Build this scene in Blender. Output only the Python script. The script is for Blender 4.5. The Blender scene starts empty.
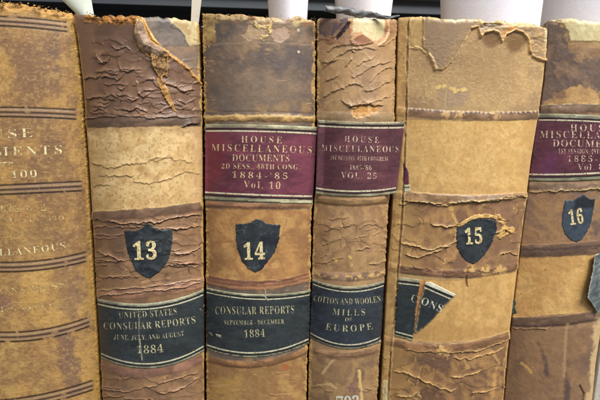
import bpy, math, random
import numpy as np
from mathutils.geometry import delaunay_2d_cdt
from mathutils import Vector

random.seed(7)
SC = bpy.context.scene
COL = SC.collection

# ------------------------------------------------------------------ camera
F = 420.0                                   # focal length in photo pixels (600 wide)
PITCH, YAW, ROLL, DIST = math.radians(-9.3), math.radians(4.5), math.radians(0.6), 0.21
fwd = np.array([math.sin(YAW) * math.cos(PITCH), math.cos(YAW) * math.cos(PITCH), math.sin(PITCH)])
right = np.cross(fwd, [0, 0, 1.0]); right /= np.linalg.norm(right)
up = np.cross(right, fwd)
cr, sr = math.cos(ROLL), math.sin(ROLL)
right, up = right * cr + up * sr, up * cr - right * sr
CAM = np.array([0, 0, 0.142]) - DIST * fwd
cam = bpy.data.objects.new('camera', bpy.data.cameras.new('camera'))
cam.data.sensor_fit = 'HORIZONTAL'; cam.data.sensor_width = 36; cam.data.lens = 36 * F / 600
cam.data.clip_start = 0.005; cam.data.clip_end = 50
from mathutils import Matrix
M3 = np.stack([right, up, -fwd], 1)
cam.matrix_world = Matrix([list(M3[0]) + [CAM[0]], list(M3[1]) + [CAM[1]], list(M3[2]) + [CAM[2]], [0, 0, 0, 1]])
COL.objects.link(cam); SC.camera = cam

# ------------------------------------------------------------------ light: library ceiling lamps, soft
w = bpy.data.worlds.new('World'); SC.world = w; w.use_nodes = True
w.node_tree.nodes['Background'].inputs[0].default_value = (0.93, 0.96, 1.0, 1)
w.node_tree.nodes['Background'].inputs[1].default_value = 0.22
def area(name, loc, target, sx, sy, power, color):
    l = bpy.data.lights.new(name, 'AREA'); l.shape = 'RECTANGLE'; l.size = sx; l.size_y = sy
    l.energy = power; l.color = color
    o = bpy.data.objects.new(name, l); COL.objects.link(o); o.location = loc
    d = Vector(target) - Vector(loc); o.rotation_euler = d.to_track_quat('-Z', 'Y').to_euler()
    return o
area('ceiling_lamp', (0.55, -0.70, 1.2), (0, 0, 0.12), 1.1, 0.35, 35.0, (0.985, 0.985, 0.965))
area('aisle_lamp', (-0.5, -1.2, 1.2), (0, 0, 0.15), 0.9, 0.3, 4.0, (0.95, 0.97, 1.0))
SC.view_settings.view_transform = 'Standard'; SC.view_settings.look = 'None'
SC.view_settings.exposure = 0.0; SC.view_settings.gamma = 1.0

# ------------------------------------------------------------------ maths helpers
def rays(px, py):
    px = np.asarray(px, float); py = np.asarray(py, float)
    return fwd + ((px - 300) / F)[..., None] * right - ((py - 200) / F)[..., None] * up
def on_plane(px, py, Y):
    d = rays(px, py); k = (Y - CAM[1]) / d[..., 1]
    return CAM + k[..., None] * d
def project(P):
    q = P - CAM; zz = q @ fwd
    return 300 + F * (q @ right) / zz, 200 - F * (q @ up) / zz
def sm(a, b, x):
    t = np.clip((x - a) / (b - a), 0, 1); return t * t * (3 - 2 * t)
def hsh(i, j, seed):
    n = (i.astype(np.int64) * 374761393 + j.astype(np.int64) * 668265263 + seed * 974634777) & 0xffffffff
    n = ((n ^ (n >> 13)) * 1274126177) & 0xffffffff
    n = (n ^ (n >> 16)) & 0xffffffff
    n = (n * 2246822519) & 0xffffffff; n = n ^ (n >> 15)
    return (n & 0xffffff) / float(0xffffff)
def vn(x, y, seed):
    i = np.floor(x); j = np.floor(y); fx = x - i; fy = y - j
    ux = fx * fx * (3 - 2 * fx); uy = fy * fy * (3 - 2 * fy)
    i = i.astype(np.int64); j = j.astype(np.int64)
    a = hsh(i, j, seed); b = hsh(i + 1, j, seed); c = hsh(i, j + 1, seed); d = hsh(i + 1, j + 1, seed)
    return (a * (1 - ux) + b * ux) * (1 - uy) + (c * (1 - ux) + d * ux) * uy
def fbm(x, y, sc, seed, octv=4, ax=1.0):
    """0..1 noise with features of sc pixels; ax>1 stretches along x"""
    t = 0; a = 1; s = 0
    for k in range(octv):
        t = t + a * vn(x / (sc * ax) * 2 ** k + 17.3 * k, y / sc * 2 ** k + 9.1 * k, seed + 31 * k); s += a; a *= 0.55
    return np.clip((t / s - 0.5) * 1.7 + 0.5, 0, 1)
def worley(x, y, seed):
    i0 = np.floor(x).astype(np.int64); j0 = np.floor(y).astype(np.int64)
    f1 = np.full(x.shape, 9.0); f2 = np.full(x.shape, 9.0); rid = np.zeros(x.shape); cy = np.zeros(x.shape)
    for di in (-1, 0, 1):
        for dj in (-1, 0, 1):
            i = i0 + di; j = j0 + dj
            qx = i + 0.1 + 0.8 * hsh(i, j, seed); qy = j + 0.1 + 0.8 * hsh(i, j, seed + 5)
            d = np.hypot(x - qx, y - qy); r = hsh(i, j, seed + 11)
            m = d < f1
            f2 = np.where(m, f1, np.minimum(f2, d)); rid = np.where(m, r, rid); cy = np.where(m, y - qy, cy); f1 = np.where(m, d, f1)
    return f1, f2, rid, cy
def lin(c):
    c = np.array(c, float) / 255
    return np.where(c <= 0.04045, c / 12.92, ((c + 0.055) / 1.055) ** 2.4)
def mix(c, k, m):
    return c + (lin(k) - c) * m[..., None]
def poly_sd(px, py, poly):
    """signed distance, negative inside"""
    P = np.array(poly, float); n = len(P); d = np.full(px.shape, 1e9); ins = np.zeros(px.shape, bool)
    for k in range(n):
        a = P[k]; b = P[(k + 1) % n]; e = b - a
        t = np.clip(((px - a[0]) * e[0] + (py - a[1]) * e[1]) / (e @ e + 1e-9), 0, 1)
        d = np.minimum(d, np.hypot(px - a[0] - t * e[0], py - a[1] - t * e[1]))
        c = ((a[1] > py) != (b[1] > py)) & (px < (b[0] - a[0]) * (py - a[1]) / (b[1] - a[1] + 1e-12) + a[0])
        ins ^= c
    return np.where(ins, -d, d)
def line_d(px, py, pts):
    P = np.array(pts, float); d = np.full(px.shape, 1e9)
    for k in range(len(P) - 1):
        a = P[k]; e = P[k + 1] - a
        t = np.clip(((px - a[0]) * e[0] + (py - a[1]) * e[1]) / (e @ e + 1e-9), 0, 1)
        d = np.minimum(d, np.hypot(px - a[0] - t * e[0], py - a[1] - t * e[1]))
    return d
def curve(pts):
    p = np.array(pts, float); x0 = p[:, 0].mean()
    q = np.polyfit(p[:, 0] - x0, p[:, 1], 2 if len(p) > 2 else 1)
    return lambda x: np.polyval(q, x - x0)

# ------------------------------------------------------------------ materials
def attr_mat(name, rough=0.62, spec=0.28, grain=0.16, gscale=900.0, bump=0.12, weave=0.0, sheen=0.0):
    m = bpy.data.materials.new(name); m.use_nodes = True; nt = m.node_tree; N = nt.nodes; L = nt.links
    b = N['Principled BSDF']; b.inputs['Specular IOR Level'].default_value = spec
    at = N.new('ShaderNodeAttribute'); at.attribute_name = 'col'
    tc = N.new('ShaderNodeTexCoord')
    no = N.new('ShaderNodeTexNoise'); no.inputs['Scale'].default_value = gscale; no.inputs['Detail'].default_value = 5; no.inputs['Roughness'].default_value = 0.65
    L.new(tc.outputs['Object'], no.inputs['Vector'])
    mr = N.new('ShaderNodeMapRange'); mr.inputs['From Min'].default_value = 0.25; mr.inputs['From Max'].default_value = 0.75
    mr.inputs['To Min'].default_value = 1 - grain * 1.6; mr.inputs['To Max'].default_value = 1 + grain * 1.4
    L.new(no.outputs['Fac'], mr.inputs['Value'])
    mu = N.new('ShaderNodeMix'); mu.data_type = 'RGBA'; mu.blend_type = 'MULTIPLY'; mu.inputs['Factor'].default_value = 1
    L.new(at.outputs['Color'], mu.inputs['A']); L.new(mr.outputs['Result'], mu.inputs['B'])
    L.new(mu.outputs['Result'], b.inputs['Base Color'])
    n2 = N.new('ShaderNodeTexNoise'); n2.inputs['Scale'].default_value = gscale * 0.3; n2.inputs['Detail'].default_value = 4
    L.new(tc.outputs['Object'], n2.inputs['Vector'])
    r2 = N.new('ShaderNodeMapRange'); r2.inputs['To Min'].default_value = rough - 0.14; r2.inputs['To Max'].default_value = rough + 0.16
    L.new(n2.outputs['Fac'], r2.inputs['Value']); L.new(r2.outputs['Result'], b.inputs['Roughness'])
    vo = N.new('ShaderNodeTexVoronoi'); vo.inputs['Scale'].default_value = gscale * 1.3
    L.new(tc.outputs['Object'], vo.inputs['Vector'])
    ad = N.new('ShaderNodeMath'); ad.operation = 'ADD'; L.new(no.outputs['Fac'], ad.inputs[0]); L.new(vo.outputs['Distance'], ad.inputs[1])
    bu = N.new('ShaderNodeBump'); bu.inputs['Strength'].default_value = bump; bu.inputs['Distance'].default_value = 0.00022
    L.new(ad.outputs[0], bu.inputs['Height']); L.new(bu.outputs['Normal'], b.inputs['Normal'])
    return m
LEATHER = attr_mat('worn_leather', 0.42, 0.42, 0.11, 1700, 0.12)
BUCKRAM = attr_mat('scuffed_sheepskin', 0.5, 0.34, 0.16, 1700, 0.26)
LABEL = attr_mat('morocco_label', 0.45, 0.34, 0.12, 1500, 0.15)
PAPER = attr_mat('paper', 0.85, 0.1, 0.05, 800, 0.08)
def plain(name, c, rough=0.6, spec=0.3, scale=60, var=0.2, metal=0.0, bump=0.1):
    m = bpy.data.materials.new(name); m.use_nodes = True; nt = m.node_tree; N = nt.nodes; L = nt.links
    b = N['Principled BSDF']; b.inputs['Specular IOR Level'].default_value = spec; b.inputs['Roughness'].default_value = rough; b.inputs['Metallic'].default_value = metal
    tc = N.new('ShaderNodeTexCoord'); no = N.new('ShaderNodeTexNoise'); no.inputs['Scale'].default_value = scale; no.inputs['Detail'].default_value = 6
    L.new(tc.outputs['Object'], no.inputs['Vector'])
    cr_ = N.new('ShaderNodeValToRGB'); l = lin(c)
    cr_.color_ramp.elements[0].position = 0.3; cr_.color_ramp.elements[1].position = 0.7
    cr_.color_ramp.elements[0].color = list(l * (1 - var)) + [1]; cr_.color_ramp.elements[1].color = list(np.minimum(l * (1 + var), 1)) + [1]
    L.new(no.outputs['Fac'], cr_.inputs[0]); L.new(cr_.outputs[0], b.inputs['Base Color'])
    bu = N.new('ShaderNodeBump'); bu.inputs['Strength'].default_value = bump; bu.inputs['Distance'].default_value = 0.001
    L.new(no.outputs['Fac'], bu.inputs['Height']); L.new(bu.outputs['Normal'], b.inputs['Normal'])
    return m
def gilt(name, c, worn, amount):
    m = plain(name, c, 0.5, 0.4, 1800, 0.1); nt = m.node_tree; N = nt.nodes; L = nt.links; b = N['Principled BSDF']
    src = b.inputs['Base Color'].links[0].from_socket
    tc = N.new('ShaderNodeTexCoord'); no = N.new('ShaderNodeTexNoise'); no.inputs['Scale'].default_value = 1100; no.inputs['Detail'].default_value = 5
    L.new(tc.outputs['Object'], no.inputs['Vector'])
    mr = N.new('ShaderNodeMapRange'); mr.inputs['From Min'].default_value = amount; mr.inputs['From Max'].default_value = amount + 0.12
    L.new(no.outputs['Fac'], mr.inputs['Value'])
    mx = N.new('ShaderNodeMix'); mx.data_type = 'RGBA'; L.new(mr.outputs['Result'], mx.inputs['Factor'])
    mx.inputs['A'].default_value = list(lin(worn)) + [1]; L.new(src, mx.inputs['B']); L.new(mx.outputs['Result'], b.inputs['Base Color'])
    return m
GILT_BLUE = gilt('dull_gilt_on_black', (196, 186, 142), (96, 100, 92), 0.40)
GILT_RED = gilt('gilt_on_red', (214, 188, 142), (140, 96, 92), 0.38)
GILT_RED_FADED = gilt('faded_gilt_on_red', (212, 188, 160), (130, 92, 88), 0.41)
GILT_TAN = gilt('gilt_on_tan', (226, 212, 160), (170, 138, 92), 0.40)
GILT_TAN_FADED = gilt('faded_gilt_on_tan', (212, 192, 136), (165, 132, 84), 0.50)
CREAM_RULE = gilt('cream_rule', (205, 198, 165), (140, 132, 104), 0.36)
BLACK_RULE = plain('black_rule', (34, 34, 34), 0.5, 0.3, 900, 0.2)
BOARD = plain('board_cloth', (120, 92, 62), 0.75, 0.15, 300, 0.3)
PAGES = plain('page_edges', (190, 170, 130), 0.9, 0.1, 400, 0.2)
SHELF_DARK = plain('dark_shelf_paint', (38, 40, 43), 0.5, 0.3, 40, 0.1)
SHELF_GREY = plain('grey_shelf_paint', (70, 74, 79), 0.5, 0.3, 40, 0.08)
SHELF_LIGHT = plain('pale_shelf_lip', (118, 124, 130), 0.4, 0.35, 40, 0.08)

# ------------------------------------------------------------------ mesh helpers
def mesh_np(name, V, Q, mat, parent=None, col=None, smooth=True, base=None):
    me = bpy.data.meshes.new(name)
    V = np.asarray(V, float)
    if base is not None: V = V - base
    k = len(Q[0])
    Q = np.asarray(Q, np.int32)
    me.vertices.add(len(V)); me.vertices.foreach_set('co', V.astype(np.float32).ravel())
    me.loops.add(Q.size); me.loops.foreach_set('vertex_index', Q.ravel())
    me.polygons.add(len(Q)); me.polygons.foreach_set('loop_start', np.arange(0, Q.size, k, dtype=np.int32))
    me.polygons.foreach_set('use_smooth', np.full(len(Q), smooth))
    me.update(calc_edges=True); me.validate()
    if col is not None:
        a = me.color_attributes.new('col', 'FLOAT_COLOR', 'POINT')
        c4 = np.ones((len(V), 4), np.float32); c4[:, :3] = np.clip(col, 0.003, 0.95)
        a.data.foreach_set('color', c4.ravel())
    me.materials.append(mat)
    o = bpy.data.objects.new(name, me); COL.objects.link(o)
    if parent is not None: o.parent = parent
    return o
def box_vq(x0, x1, y0, y1, z0, z1):
    V = [(x, y, z) for x in (x0, x1) for y in (y0, y1) for z in (z0, z1)]
    Q = [(0, 1, 3, 2), (4, 6, 7, 5), (0, 4, 5, 1), (2, 3, 7, 6), (0, 2, 6, 4), (1, 5, 7, 3)]
    return np.array(V, float), np.array(Q)
def boxes(name, bl, mat, parent=None, base=None, bevel=0.0008):
    Vs = []; Qs = []; n = 0
    for b in bl:
        V, Q = box_vq(*b); Vs.append(V); Qs.append(Q + n); n += 8
    o = mesh_np(name, np.concatenate(Vs), np.concatenate(Qs), mat, parent, None, False, base)
    if bevel:
        md = o.modifiers.new('bevel', 'BEVEL'); md.width = bevel; md.segments = 2
    return o
def empty(name, loc, label, cat, group=None):
    o = bpy.data.objects.new(name, None); o.empty_display_size = 0.02; COL.objects.link(o); o.location = loc
    o['label'] = label; o['category'] = cat
    if group: o['group'] = group
    return o
def tag(o, label, cat, group=None):
    o['label'] = label; o['category'] = cat
    if group: o['group'] = group

# ------------------------------------------------------------------ the books
SERIF = {}
def serif(s):
    o = ''
    for c in s:
        if 'A' <= c <= 'Z': o += chr(0x1D400 + ord(c) - 65)
        elif 'a' <= c <= 'z': o += chr(0x1D41A + ord(c) - 97)
        elif '0' <= c <= '9': o += chr(0x1D7CE + ord(c) - 48)
        else: o += c
    return o
class Book:
    def __init__(s, label, left, right_, top, sag, yj, H, mat, group='old leather volumes standing in a row', p=2.2):
        s.yj = yj; s.d = sag; s.p = p; s.field = H
        def edge(pts):
            q = np.array(pts, float); P = on_plane(q[:, 0], q[:, 1], yj)
            i = np.argsort(P[:, 2]); z = P[i, 2]; x = P[i, 0]
            lo = x[0] + (x[1] - x[0]) / (z[1] - z[0]) * (0 - z[0]) * 0.5; z = np.r_[0, z]; x = np.r_[lo, x]
            return z, x
        s.L = edge(left); s.R = edge(right_)
        t = np.array(top, float)
        ss, zz = s.inv(t[:, 0], t[:, 1]); i = np.argsort(ss)
        s.top = (ss[i], zz[i])
        z0 = 0.0
        s.base = np.array([(np.interp(0, *s.L) + np.interp(0, *s.R)) / 2, yj + 0.07, 0.0])
        s.e = empty('leather_book', tuple(s.base), label, 'book', group)
        s.build_spine(mat); s.build_body()
    def xlr(s, z): return np.interp(z, *s.L), np.interp(z, *s.R)
    def prof(s, q):
        u = np.clip(np.abs(2 * q - 1), 0, 1.0)
        return 1 - u ** s.p
    def surf(s, q, z, h=0.0):
        xl, xr = s.xlr(z); wd = xr - xl
        u = 2 * q - 1
        dp = -2 * s.p * np.sign(u) * np.clip(np.abs(u), 0, 1) ** (s.p - 1)
        nx = -s.d * dp / wd; ny = -np.ones_like(nx); n = np.hypot(nx, ny)
        x = xl + q * wd; y = s.yj - s.d * s.prof(q)
        return np.stack([x + nx / n * h, y + ny / n * h, z + 0 * x], -1)
    def inv(s, px, py):
        px = np.asarray(px, float); py = np.asarray(py, float)
        Y = np.full(px.shape, s.yj - s.d * 0.6); d = rays(px, py)
        for k in range(60):
            P = CAM + ((Y - CAM[1]) / d[..., 1])[..., None] * d
            xl, xr = s.xlr(P[..., 2]); q = (P[..., 0] - xl) / (xr - xl)
            Y = 0.5 * Y + 0.5 * (s.yj - s.d * s.prof(q))
        return q, P[..., 2]
    def point(s, px, py, off, ymax=None):
        """point of the spine seen at a photo pixel, lifted by off metres; ymax keeps a stiff label from bending into the joint"""
        q, z = s.inv(px, py)
        h = s.field(np.asarray(px, float), np.asarray(py, float))[0] * 0.001
        P = s.surf(q, z, h + off)
        if ymax is not None:
            lim = s.yj - ymax
            m = P[..., 1] > lim
            R = on_plane(px, py, lim)
            P = np.where(m[..., None], R, P)
        return P
    def build_spine(s, mat):
        wpx = abs(project(np.array([np.interp(.15, *s.R), s.yj, .15]))[0] - project(np.array([np.interp(.15, *s.L), s.yj, .15]))[0])
        ns = int(wpx / 0.42); nz = 900
        q = np.linspace(0, 1, ns)
        # denser near the edges, where the spine turns away
        tz = np.interp(q, *s.top)
        tz = tz + (fbm(q * wpx, q * 0 + s.yj * 991 + wpx, 9, 3, 4) - 0.6) * 0.0016
        _, zf = s.inv(np.array([300.0]), np.array([408.0])); zf = max(float(zf[0]), 0.01)
        tau = np.r_[np.linspace(0, 1, 25)[:-1] * zf]
        Z = np.concatenate([np.repeat(tau[:, None], ns, 1), zf + np.linspace(0, 1, nz)[:, None] * (tz[None, :] - zf)], 0)
        Qg = np.repeat(q[None, :], Z.shape[0], 0)
        P0 = s.surf(Qg, Z)
        px, py = project(P0)
        H, C = s.field(px, py)
        # thin head edge rounds back
        ed = np.clip((tz[None, :] - Z) / 0.0022, 0, 1)
        H = H - 0.7 * (1 - ed) ** 2
        P = s.surf(Qg, Z, H * 0.001)
        # the cap turned in over the head, and the leather running on to the boards
        back = P[-1].copy(); back[:, 1] += 0.004; back[:, 2] -= 0.0008
        back2 = P[-1].copy(); back2[:, 1] = np.maximum(back2[:, 1] + 0.006, s.yj + 0.001); back2[:, 2] -= 0.006
        P = np.concatenate([P, back[None], back2[None]], 0); C = np.concatenate([C, C[-1:] * 0.9, C[-1:] * 0.8], 0)
        l = P[:, :1].copy(); l[..., 1] += 0.003; l[..., 0] += 0.0004; r = P[:, -1:].copy(); r[..., 1] += 0.003; r[..., 0] -= 0.0004
        P = np.concatenate([l, P, r], 1); C = np.concatenate([C[:, :1], C, C[:, -1:]], 1)
        nr, nc = P.shape[:2]
        ix = np.arange(nr * nc).reshape(nr, nc)
        Qd = np.stack([ix[:-1, :-1], ix[:-1, 1:], ix[1:, 1:], ix[1:, :-1]], -1).reshape(-1, 4)
        s.spine = mesh_np('spine', P.reshape(-1, 3), Qd, mat, s.e, C.reshape(-1, 3), True, s.base)
    def build_body(s):
        zt = float(np.interp(0.0, *s.top)) - 0.002; ztr = float(np.interp(1.0, *s.top)) - 0.002
        dep = 0.15; th = 0.003
        for nm, side, zz in (('front_board', 0, zt), ('back_board', 1, ztr)):
            rows = []
            zs = np.linspace(0.0, zz, 14)
            xl, xr = s.xlr(zs)
            e = (xl + 0.0004) if side == 0 else (xr - 0.0004 - th)
            V = []
            for k in range(14):
                for (dx, dy) in ((0, 0.0022), (th, 0.0022), (th, dep), (0, dep)):
                    V.append((e[k] + dx, s.yj + dy, zs[k]))
            Q = []
            for k in range(13):
                for j in range(4):
                    a = 4 * k + j; b = 4 * k + (j + 1) % 4
                    Q.append((a, b, b + 4, a + 4))
            Q += [(3, 2, 1, 0), (52, 53, 54, 55)]
            mesh_np(nm, V, Q, BOARD, s.e, None, False, s.base)
        zs = np.linspace(0.003, min(zt, ztr) - 0.004, 10); xl, xr = s.xlr(zs); V = []; Q = []
        for k in range(10):
            a, b = xl[k] + th + 0.0008, xr[k] - th - 0.0008
            V += [(a, s.yj + 0.0025, zs[k]), (b, s.yj + 0.0025, zs[k]), (b, s.yj + dep - 0.004, zs[k]), (a, s.yj + dep - 0.004, zs[k])]
        for k in range(9):
            for j in range(4):
                a = 4 * k + j; b = 4 * k + (j + 1) % 4; Q.append((a, b, b + 4, a + 4))
        Q += [(3, 2, 1, 0), (36, 37, 38, 39)]
        mesh_np('text_block', V, Q, PAGES, s.e, None, False, s.base)
    # ---- pieces lying on the spine
    def patch(s, name, poly, colf, off=0.00015, thick=0.00025, mat=LABEL, rag=0.14, grid=1.3, parent=None, ymax=None, smooth=True, seed=1):
        P = np.array(poly, float); R = []
        rnd = random.Random(seed)
        for k in range(len(P)):
            a = P[k]; b = P[(k + 1) % len(P)]; n = max(1, int(np.hypot(*(b - a)) / 1.0))
            for j in range(n):
                t = j / n; c = a + (b - a) * t
                R.append((c[0] + rnd.uniform(-rag, rag), c[1] + rnd.uniform(-rag, rag)))
        R = np.array(R)
        gx, gy = np.meshgrid(np.arange(R[:, 0].min(), R[:, 0].max(), grid), np.arange(R[:, 1].min(), R[:, 1].max(), grid))
        gx = gx.ravel(); gy = gy.ravel(); ok = poly_sd(gx, gy, R) < -0.5 * grid
        pts = [Vector((float(a), float(b))) for a, b in R] + [Vector((float(a), float(b))) for a, b in zip(gx[ok], gy[ok])]
        n = len(R)
        vs, es, fs, *_ = delaunay_2d_cdt(pts, [], [list(range(n))], 1, 1e-5)
        V2 = np.array([(v[0], v[1]) for v in vs])
        T = np.array([f for f in fs if len(f) == 3])
        o_ = off(V2[:, 0], V2[:, 1]) if callable(off) else off
        X = s.point(V2[:, 0], V2[:, 1], o_, ymax)
        C = colf(V2[:, 0], V2[:, 1])
        # orientation towards the viewer
        a, b, c = X[T[:, 0]], X[T[:, 1]], X[T[:, 2]]
        nrm = np.cross(b - a, c - a); flip = np.einsum('ij,ij->i', nrm, CAM - a) < 0
        T[flip] = T[flip][:, ::-1]
        cnt = {}
        for t in T:
            for j in range(3):
                e = (int(t[j]), int(t[(j + 1) % 3])); cnt[e] = cnt.get(e, 0) + 1
        bd = [e for e in cnt if (e[1], e[0]) not in cnt]
        idx = {}
        Xb = []
        Cb = []
        dirv = (X - CAM); dirv /= np.linalg.norm(dirv, axis=1)[:, None]
        for e in bd:
            for v in e:
                if v not in idx:
                    idx[v] = len(X) + len(Xb); Xb.append(X[v] + np.array([0, thick, 0])); Cb.append(C[v] * 0.85)
        faces = [tuple(t) for t in T]
        for a, b in bd:
            faces.append((b, a, idx[a])); faces.append((b, idx[a], idx[b]))
        V = np.concatenate([X, np.array(Xb)]); CC = np.concatenate([C, np.array(Cb)])
        return mesh_np(name, V, faces, mat, parent or s.e, CC, smooth, s.base)
    def rule(s, name, pts, wpx, mat, off=0.00022, parent=None, ymax=None):
        c = curve(pts); x0 = pts[0][0]; x1 = pts[-1][0]; n = int(abs(x1 - x0) / 1.2) + 2
        x = np.linspace(x0, x1, n); y = c(x); hw = wpx / 2 * (0.85 + 0.3 * fbm(x, y, 6, 77, 3))
        if callable(off): off = off(x, y)
        A = s.point(x, y - hw, off, ymax); B = s.point(x, y + hw, off, ymax)
        V = np.concatenate([A, B]); Q = [(k, n + k, n + k + 1, k + 1) for k in range(n - 1)]
        return mesh_np(name, V, Q, mat, parent or s.e, None, True, s.base)
    def text(s, body, p0, p1, sagpx, cap, mat, off=0.00024, parent=None, ymax=None, space=1.15, wobble=0.0, plainfont=False):
        cu = bpy.data.curves.new('t', 'FONT'); cu.body = serif(body); cu.size = 1.0; cu.space_character = space; cu.space_word = 0.9; cu.resolution_u = 3; cu.offset = -0.012 if cap < 10 else 0.012
        o = bpy.data.objects.new('t', cu); COL.objects.link(o)
        me = bpy.data.meshes.new_from_object(o.evaluated_get(bpy.context.evaluated_depsgraph_get()))
        COL.objects.unlink(o); bpy.data.objects.remove(o); bpy.data.curves.remove(cu)
        n = len(me.vertices); co = np.empty(n * 3, np.float32); me.vertices.foreach_get('co', co); co = co.reshape(-1, 3).astype(float)
        fs = [tuple(p.vertices) for p in me.polygons]
        bpy.data.meshes.remove(me)
        u = (co[:, 0] - co[:, 0].min()) / (co[:, 0].max() - co[:, 0].min()); v = co[:, 1] / 0.69
        p0 = np.array(p0, float); p1 = np.array(p1, float); t = (p1 - p0)
        px = p0[0] + t[0] * u; py = p0[1] + t[1] * u + sagpx * 4 * u * (1 - u)
        sl = np.arctan2(t[1] + sagpx * 4 * (1 - 2 * u), t[0])
        px = px + v * cap * np.sin(sl); py = py - v * cap * np.cos(sl)
        if callable(off): off = off(px, py)
        X = s.point(px, py, off, ymax)
        tri = []
        for f in fs:
            for k in range(1, len(f) - 1): tri.append((f[0], f[k], f[k + 1]))
        return mesh_np('lettering', X, tri, mat, parent or s.e, None, False, s.base)
    def fray(s, name, pts, n, cols, size=(0.5, 2.0), lift=0.0006, spread=1.0, seed=0, upw=0.6):
        """torn fibres and crumbs of leather along a path"""
        n = int(n * 0.36); rnd = random.Random(seed); P = np.array(pts, float); seg = np.r_[0, np.cumsum(np.hypot(*np.diff(P, axis=0).T))]
        V = []; T = []; C = []
        bx = []; by = []
        for k in range(n):
            t = rnd.uniform(0, seg[-1])
            for _ in range(2):
                if float(vn(np.array([t / 4.0]), np.array([seed * 3.7]), 91)[0]) > 0.42: break
                t = rnd.uniform(0, seg[-1])
            bx.append(np.interp(t, seg, P[:, 0]) + rnd.gauss(0, spread * 0.5)); by.append(np.interp(t, seg, P[:, 1]) + rnd.gauss(0, spread * 0.5))
        B = s.point(np.array(bx), np.array(by), 0.0001)
        for k in range(n):
            L = rnd.uniform(*size) * 0.00027; wd = L * rnd.uniform(0.12, 0.34); a = rnd.uniform(0, 2 * math.pi)
            d = np.array([math.cos(a), -rnd.uniform(0.0, 0.9), math.sin(a) * 0.6 + upw]); d /= np.linalg.norm(d)
            sd = np.cross(d, [rnd.uniform(-1, 1), rnd.uniform(-1, 1), rnd.uniform(-1, 1)]); sd /= np.linalg.norm(sd)
            nn = np.cross(d, sd); b = B[k] + np.array([0, -rnd.uniform(0, lift), 0]); i = len(V)
            b = b - d * L * 0.35
            V += [b - sd * wd, b + sd * wd * 0.8, b + d * L * 0.6 + sd * wd * 0.7 + nn * wd * 0.4, b + d * L * 0.55 - sd * wd * 0.8 + nn * wd * 0.5, b + d * L + nn * wd * rnd.uniform(-.5, 1)]
            V += [v + nn * wd * 0.3 for v in V[i:i + 5]]
            for (x, y, z) in ((0, 1, 2), (0, 2, 3), (3, 2, 4), (5, 7, 6), (5, 8, 7), (8, 9, 7), (0, 5, 6), (0, 6, 1), (1, 6, 7), (1, 7, 2), (2, 7, 9), (2, 9, 4), (4, 9, 8), (4, 8, 3), (3, 8, 5), (3, 5, 0)):
                T.append((i + x, i + y, i + z))
            c = lin(rnd.choice(cols)) * rnd.uniform(0.75, 1.15); C += [c] * 10
        return mesh_np(name, V, T, LEATHER, s.e, np.array(C), False, s.base)

# crack with a curled lip: the leather above it lifts, so the lamp throws a real shadow under the lip
def crack(H, C, px, py, pts, amp, decay, lip, seed=0, wob=1.0, lipw=0.7, under=None):
    P = np.array(pts, float); x0, x1 = P[:, 0].min(), P[:, 0].max()
    m = (px > x0 - 2) & (px < x1 + 2) & (py > P[:, 1].min() - decay * 4 - 3) & (py < P[:, 1].max() + 6)
    if not m.any(): return H, C
    X = px[m]; Y = py[m]
    yl = np.interp(X, P[:, 0], P[:, 1]) + (fbm(X, X * 0 + seed, 5, seed + 7, 3) - 0.5) * 2.4 * wob
    v = Y - yl
    tp = sm(x0 - 1, x0 + 4, X) * (1 - sm(x1 - 4, x1 + 1, X)) * (0.55 + 0.7 * fbm(X, X * 0 + 3.3, 7, seed + 3, 2))
    H[m] += tp * amp * np.where(v < 0, np.exp(v / decay), -0.35 * np.exp(-v / 1.2))
    k = tp * np.exp(-((v + 0.35) / lipw) ** 2)
    C[m] = mix(C[m], lip, np.clip(k, 0, 1) * 0.8)
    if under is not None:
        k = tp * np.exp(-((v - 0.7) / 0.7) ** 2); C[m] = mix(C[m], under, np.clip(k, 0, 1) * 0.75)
    return H, C
def many_cracks(H, C, px, py, region, n, seed, amp=0.35, decay=4, lip=(190, 150, 110), under=(70, 50, 40), length=(10, 30), scallop=2.0, slope=0.0):
    rnd = random.Random(seed); x0, x1, y0, y1 = region
    for k in range(n):
        cx = rnd.uniform(x0, x1); cy = rnd.uniform(y0, y1); l = rnd.uniform(*length); a = rnd.uniform(-0.4, 1) * scallop
        pts = []
        for j in range(7):
            u = j / 6 * 2 - 1
            pts.append((cx + u * l / 2, cy + a * (1 - u * u) + slope * u * l / 2 + rnd.uniform(-0.8, 0.8)))
        H, C = crack(H, C, px, py, pts, amp * rnd.uniform(0.5, 1.3), decay * rnd.uniform(0.6, 1.4), lip, seed * 100 + k, under=under)
    return H, C
def scales(H, C, px, py, mask, sx, sy, seed, amp=0.3, lip=(170, 135, 105), under=(75, 55, 45), thr=0.07, part=0.5):
    wx = (fbm(px, py, 16, seed + 1, 3) - 0.5) * 0.7; wy = (fbm(px, py, 16, seed + 2, 3) - 0.5) * 0.7
    f1, f2, r, cy = worley(px / sx + wx, py / sy + wy, seed)
    e = f2 - f1; g = sm(part - 0.12, part + 0.12, fbm(px, py, 26, seed + 9, 2)) * mask
    H = H + g * amp * (0.5 + r) * sm(-0.1, 0.5, cy) * sm(0.0, 0.1, e) - g * 0.25 * amp * (1 - sm(0, thr, e))
    k = g * (1 - sm(thr * 0.5, thr * 1.6, e))
    C = mix(C, lip, k * 0.55 * (cy > 0)); C = mix(C, under, k * 0.6 * (cy <= 0))
    C = C * (1 + (mask * (r - 0.5) * 0.14))[..., None]
    return H, C
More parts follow.
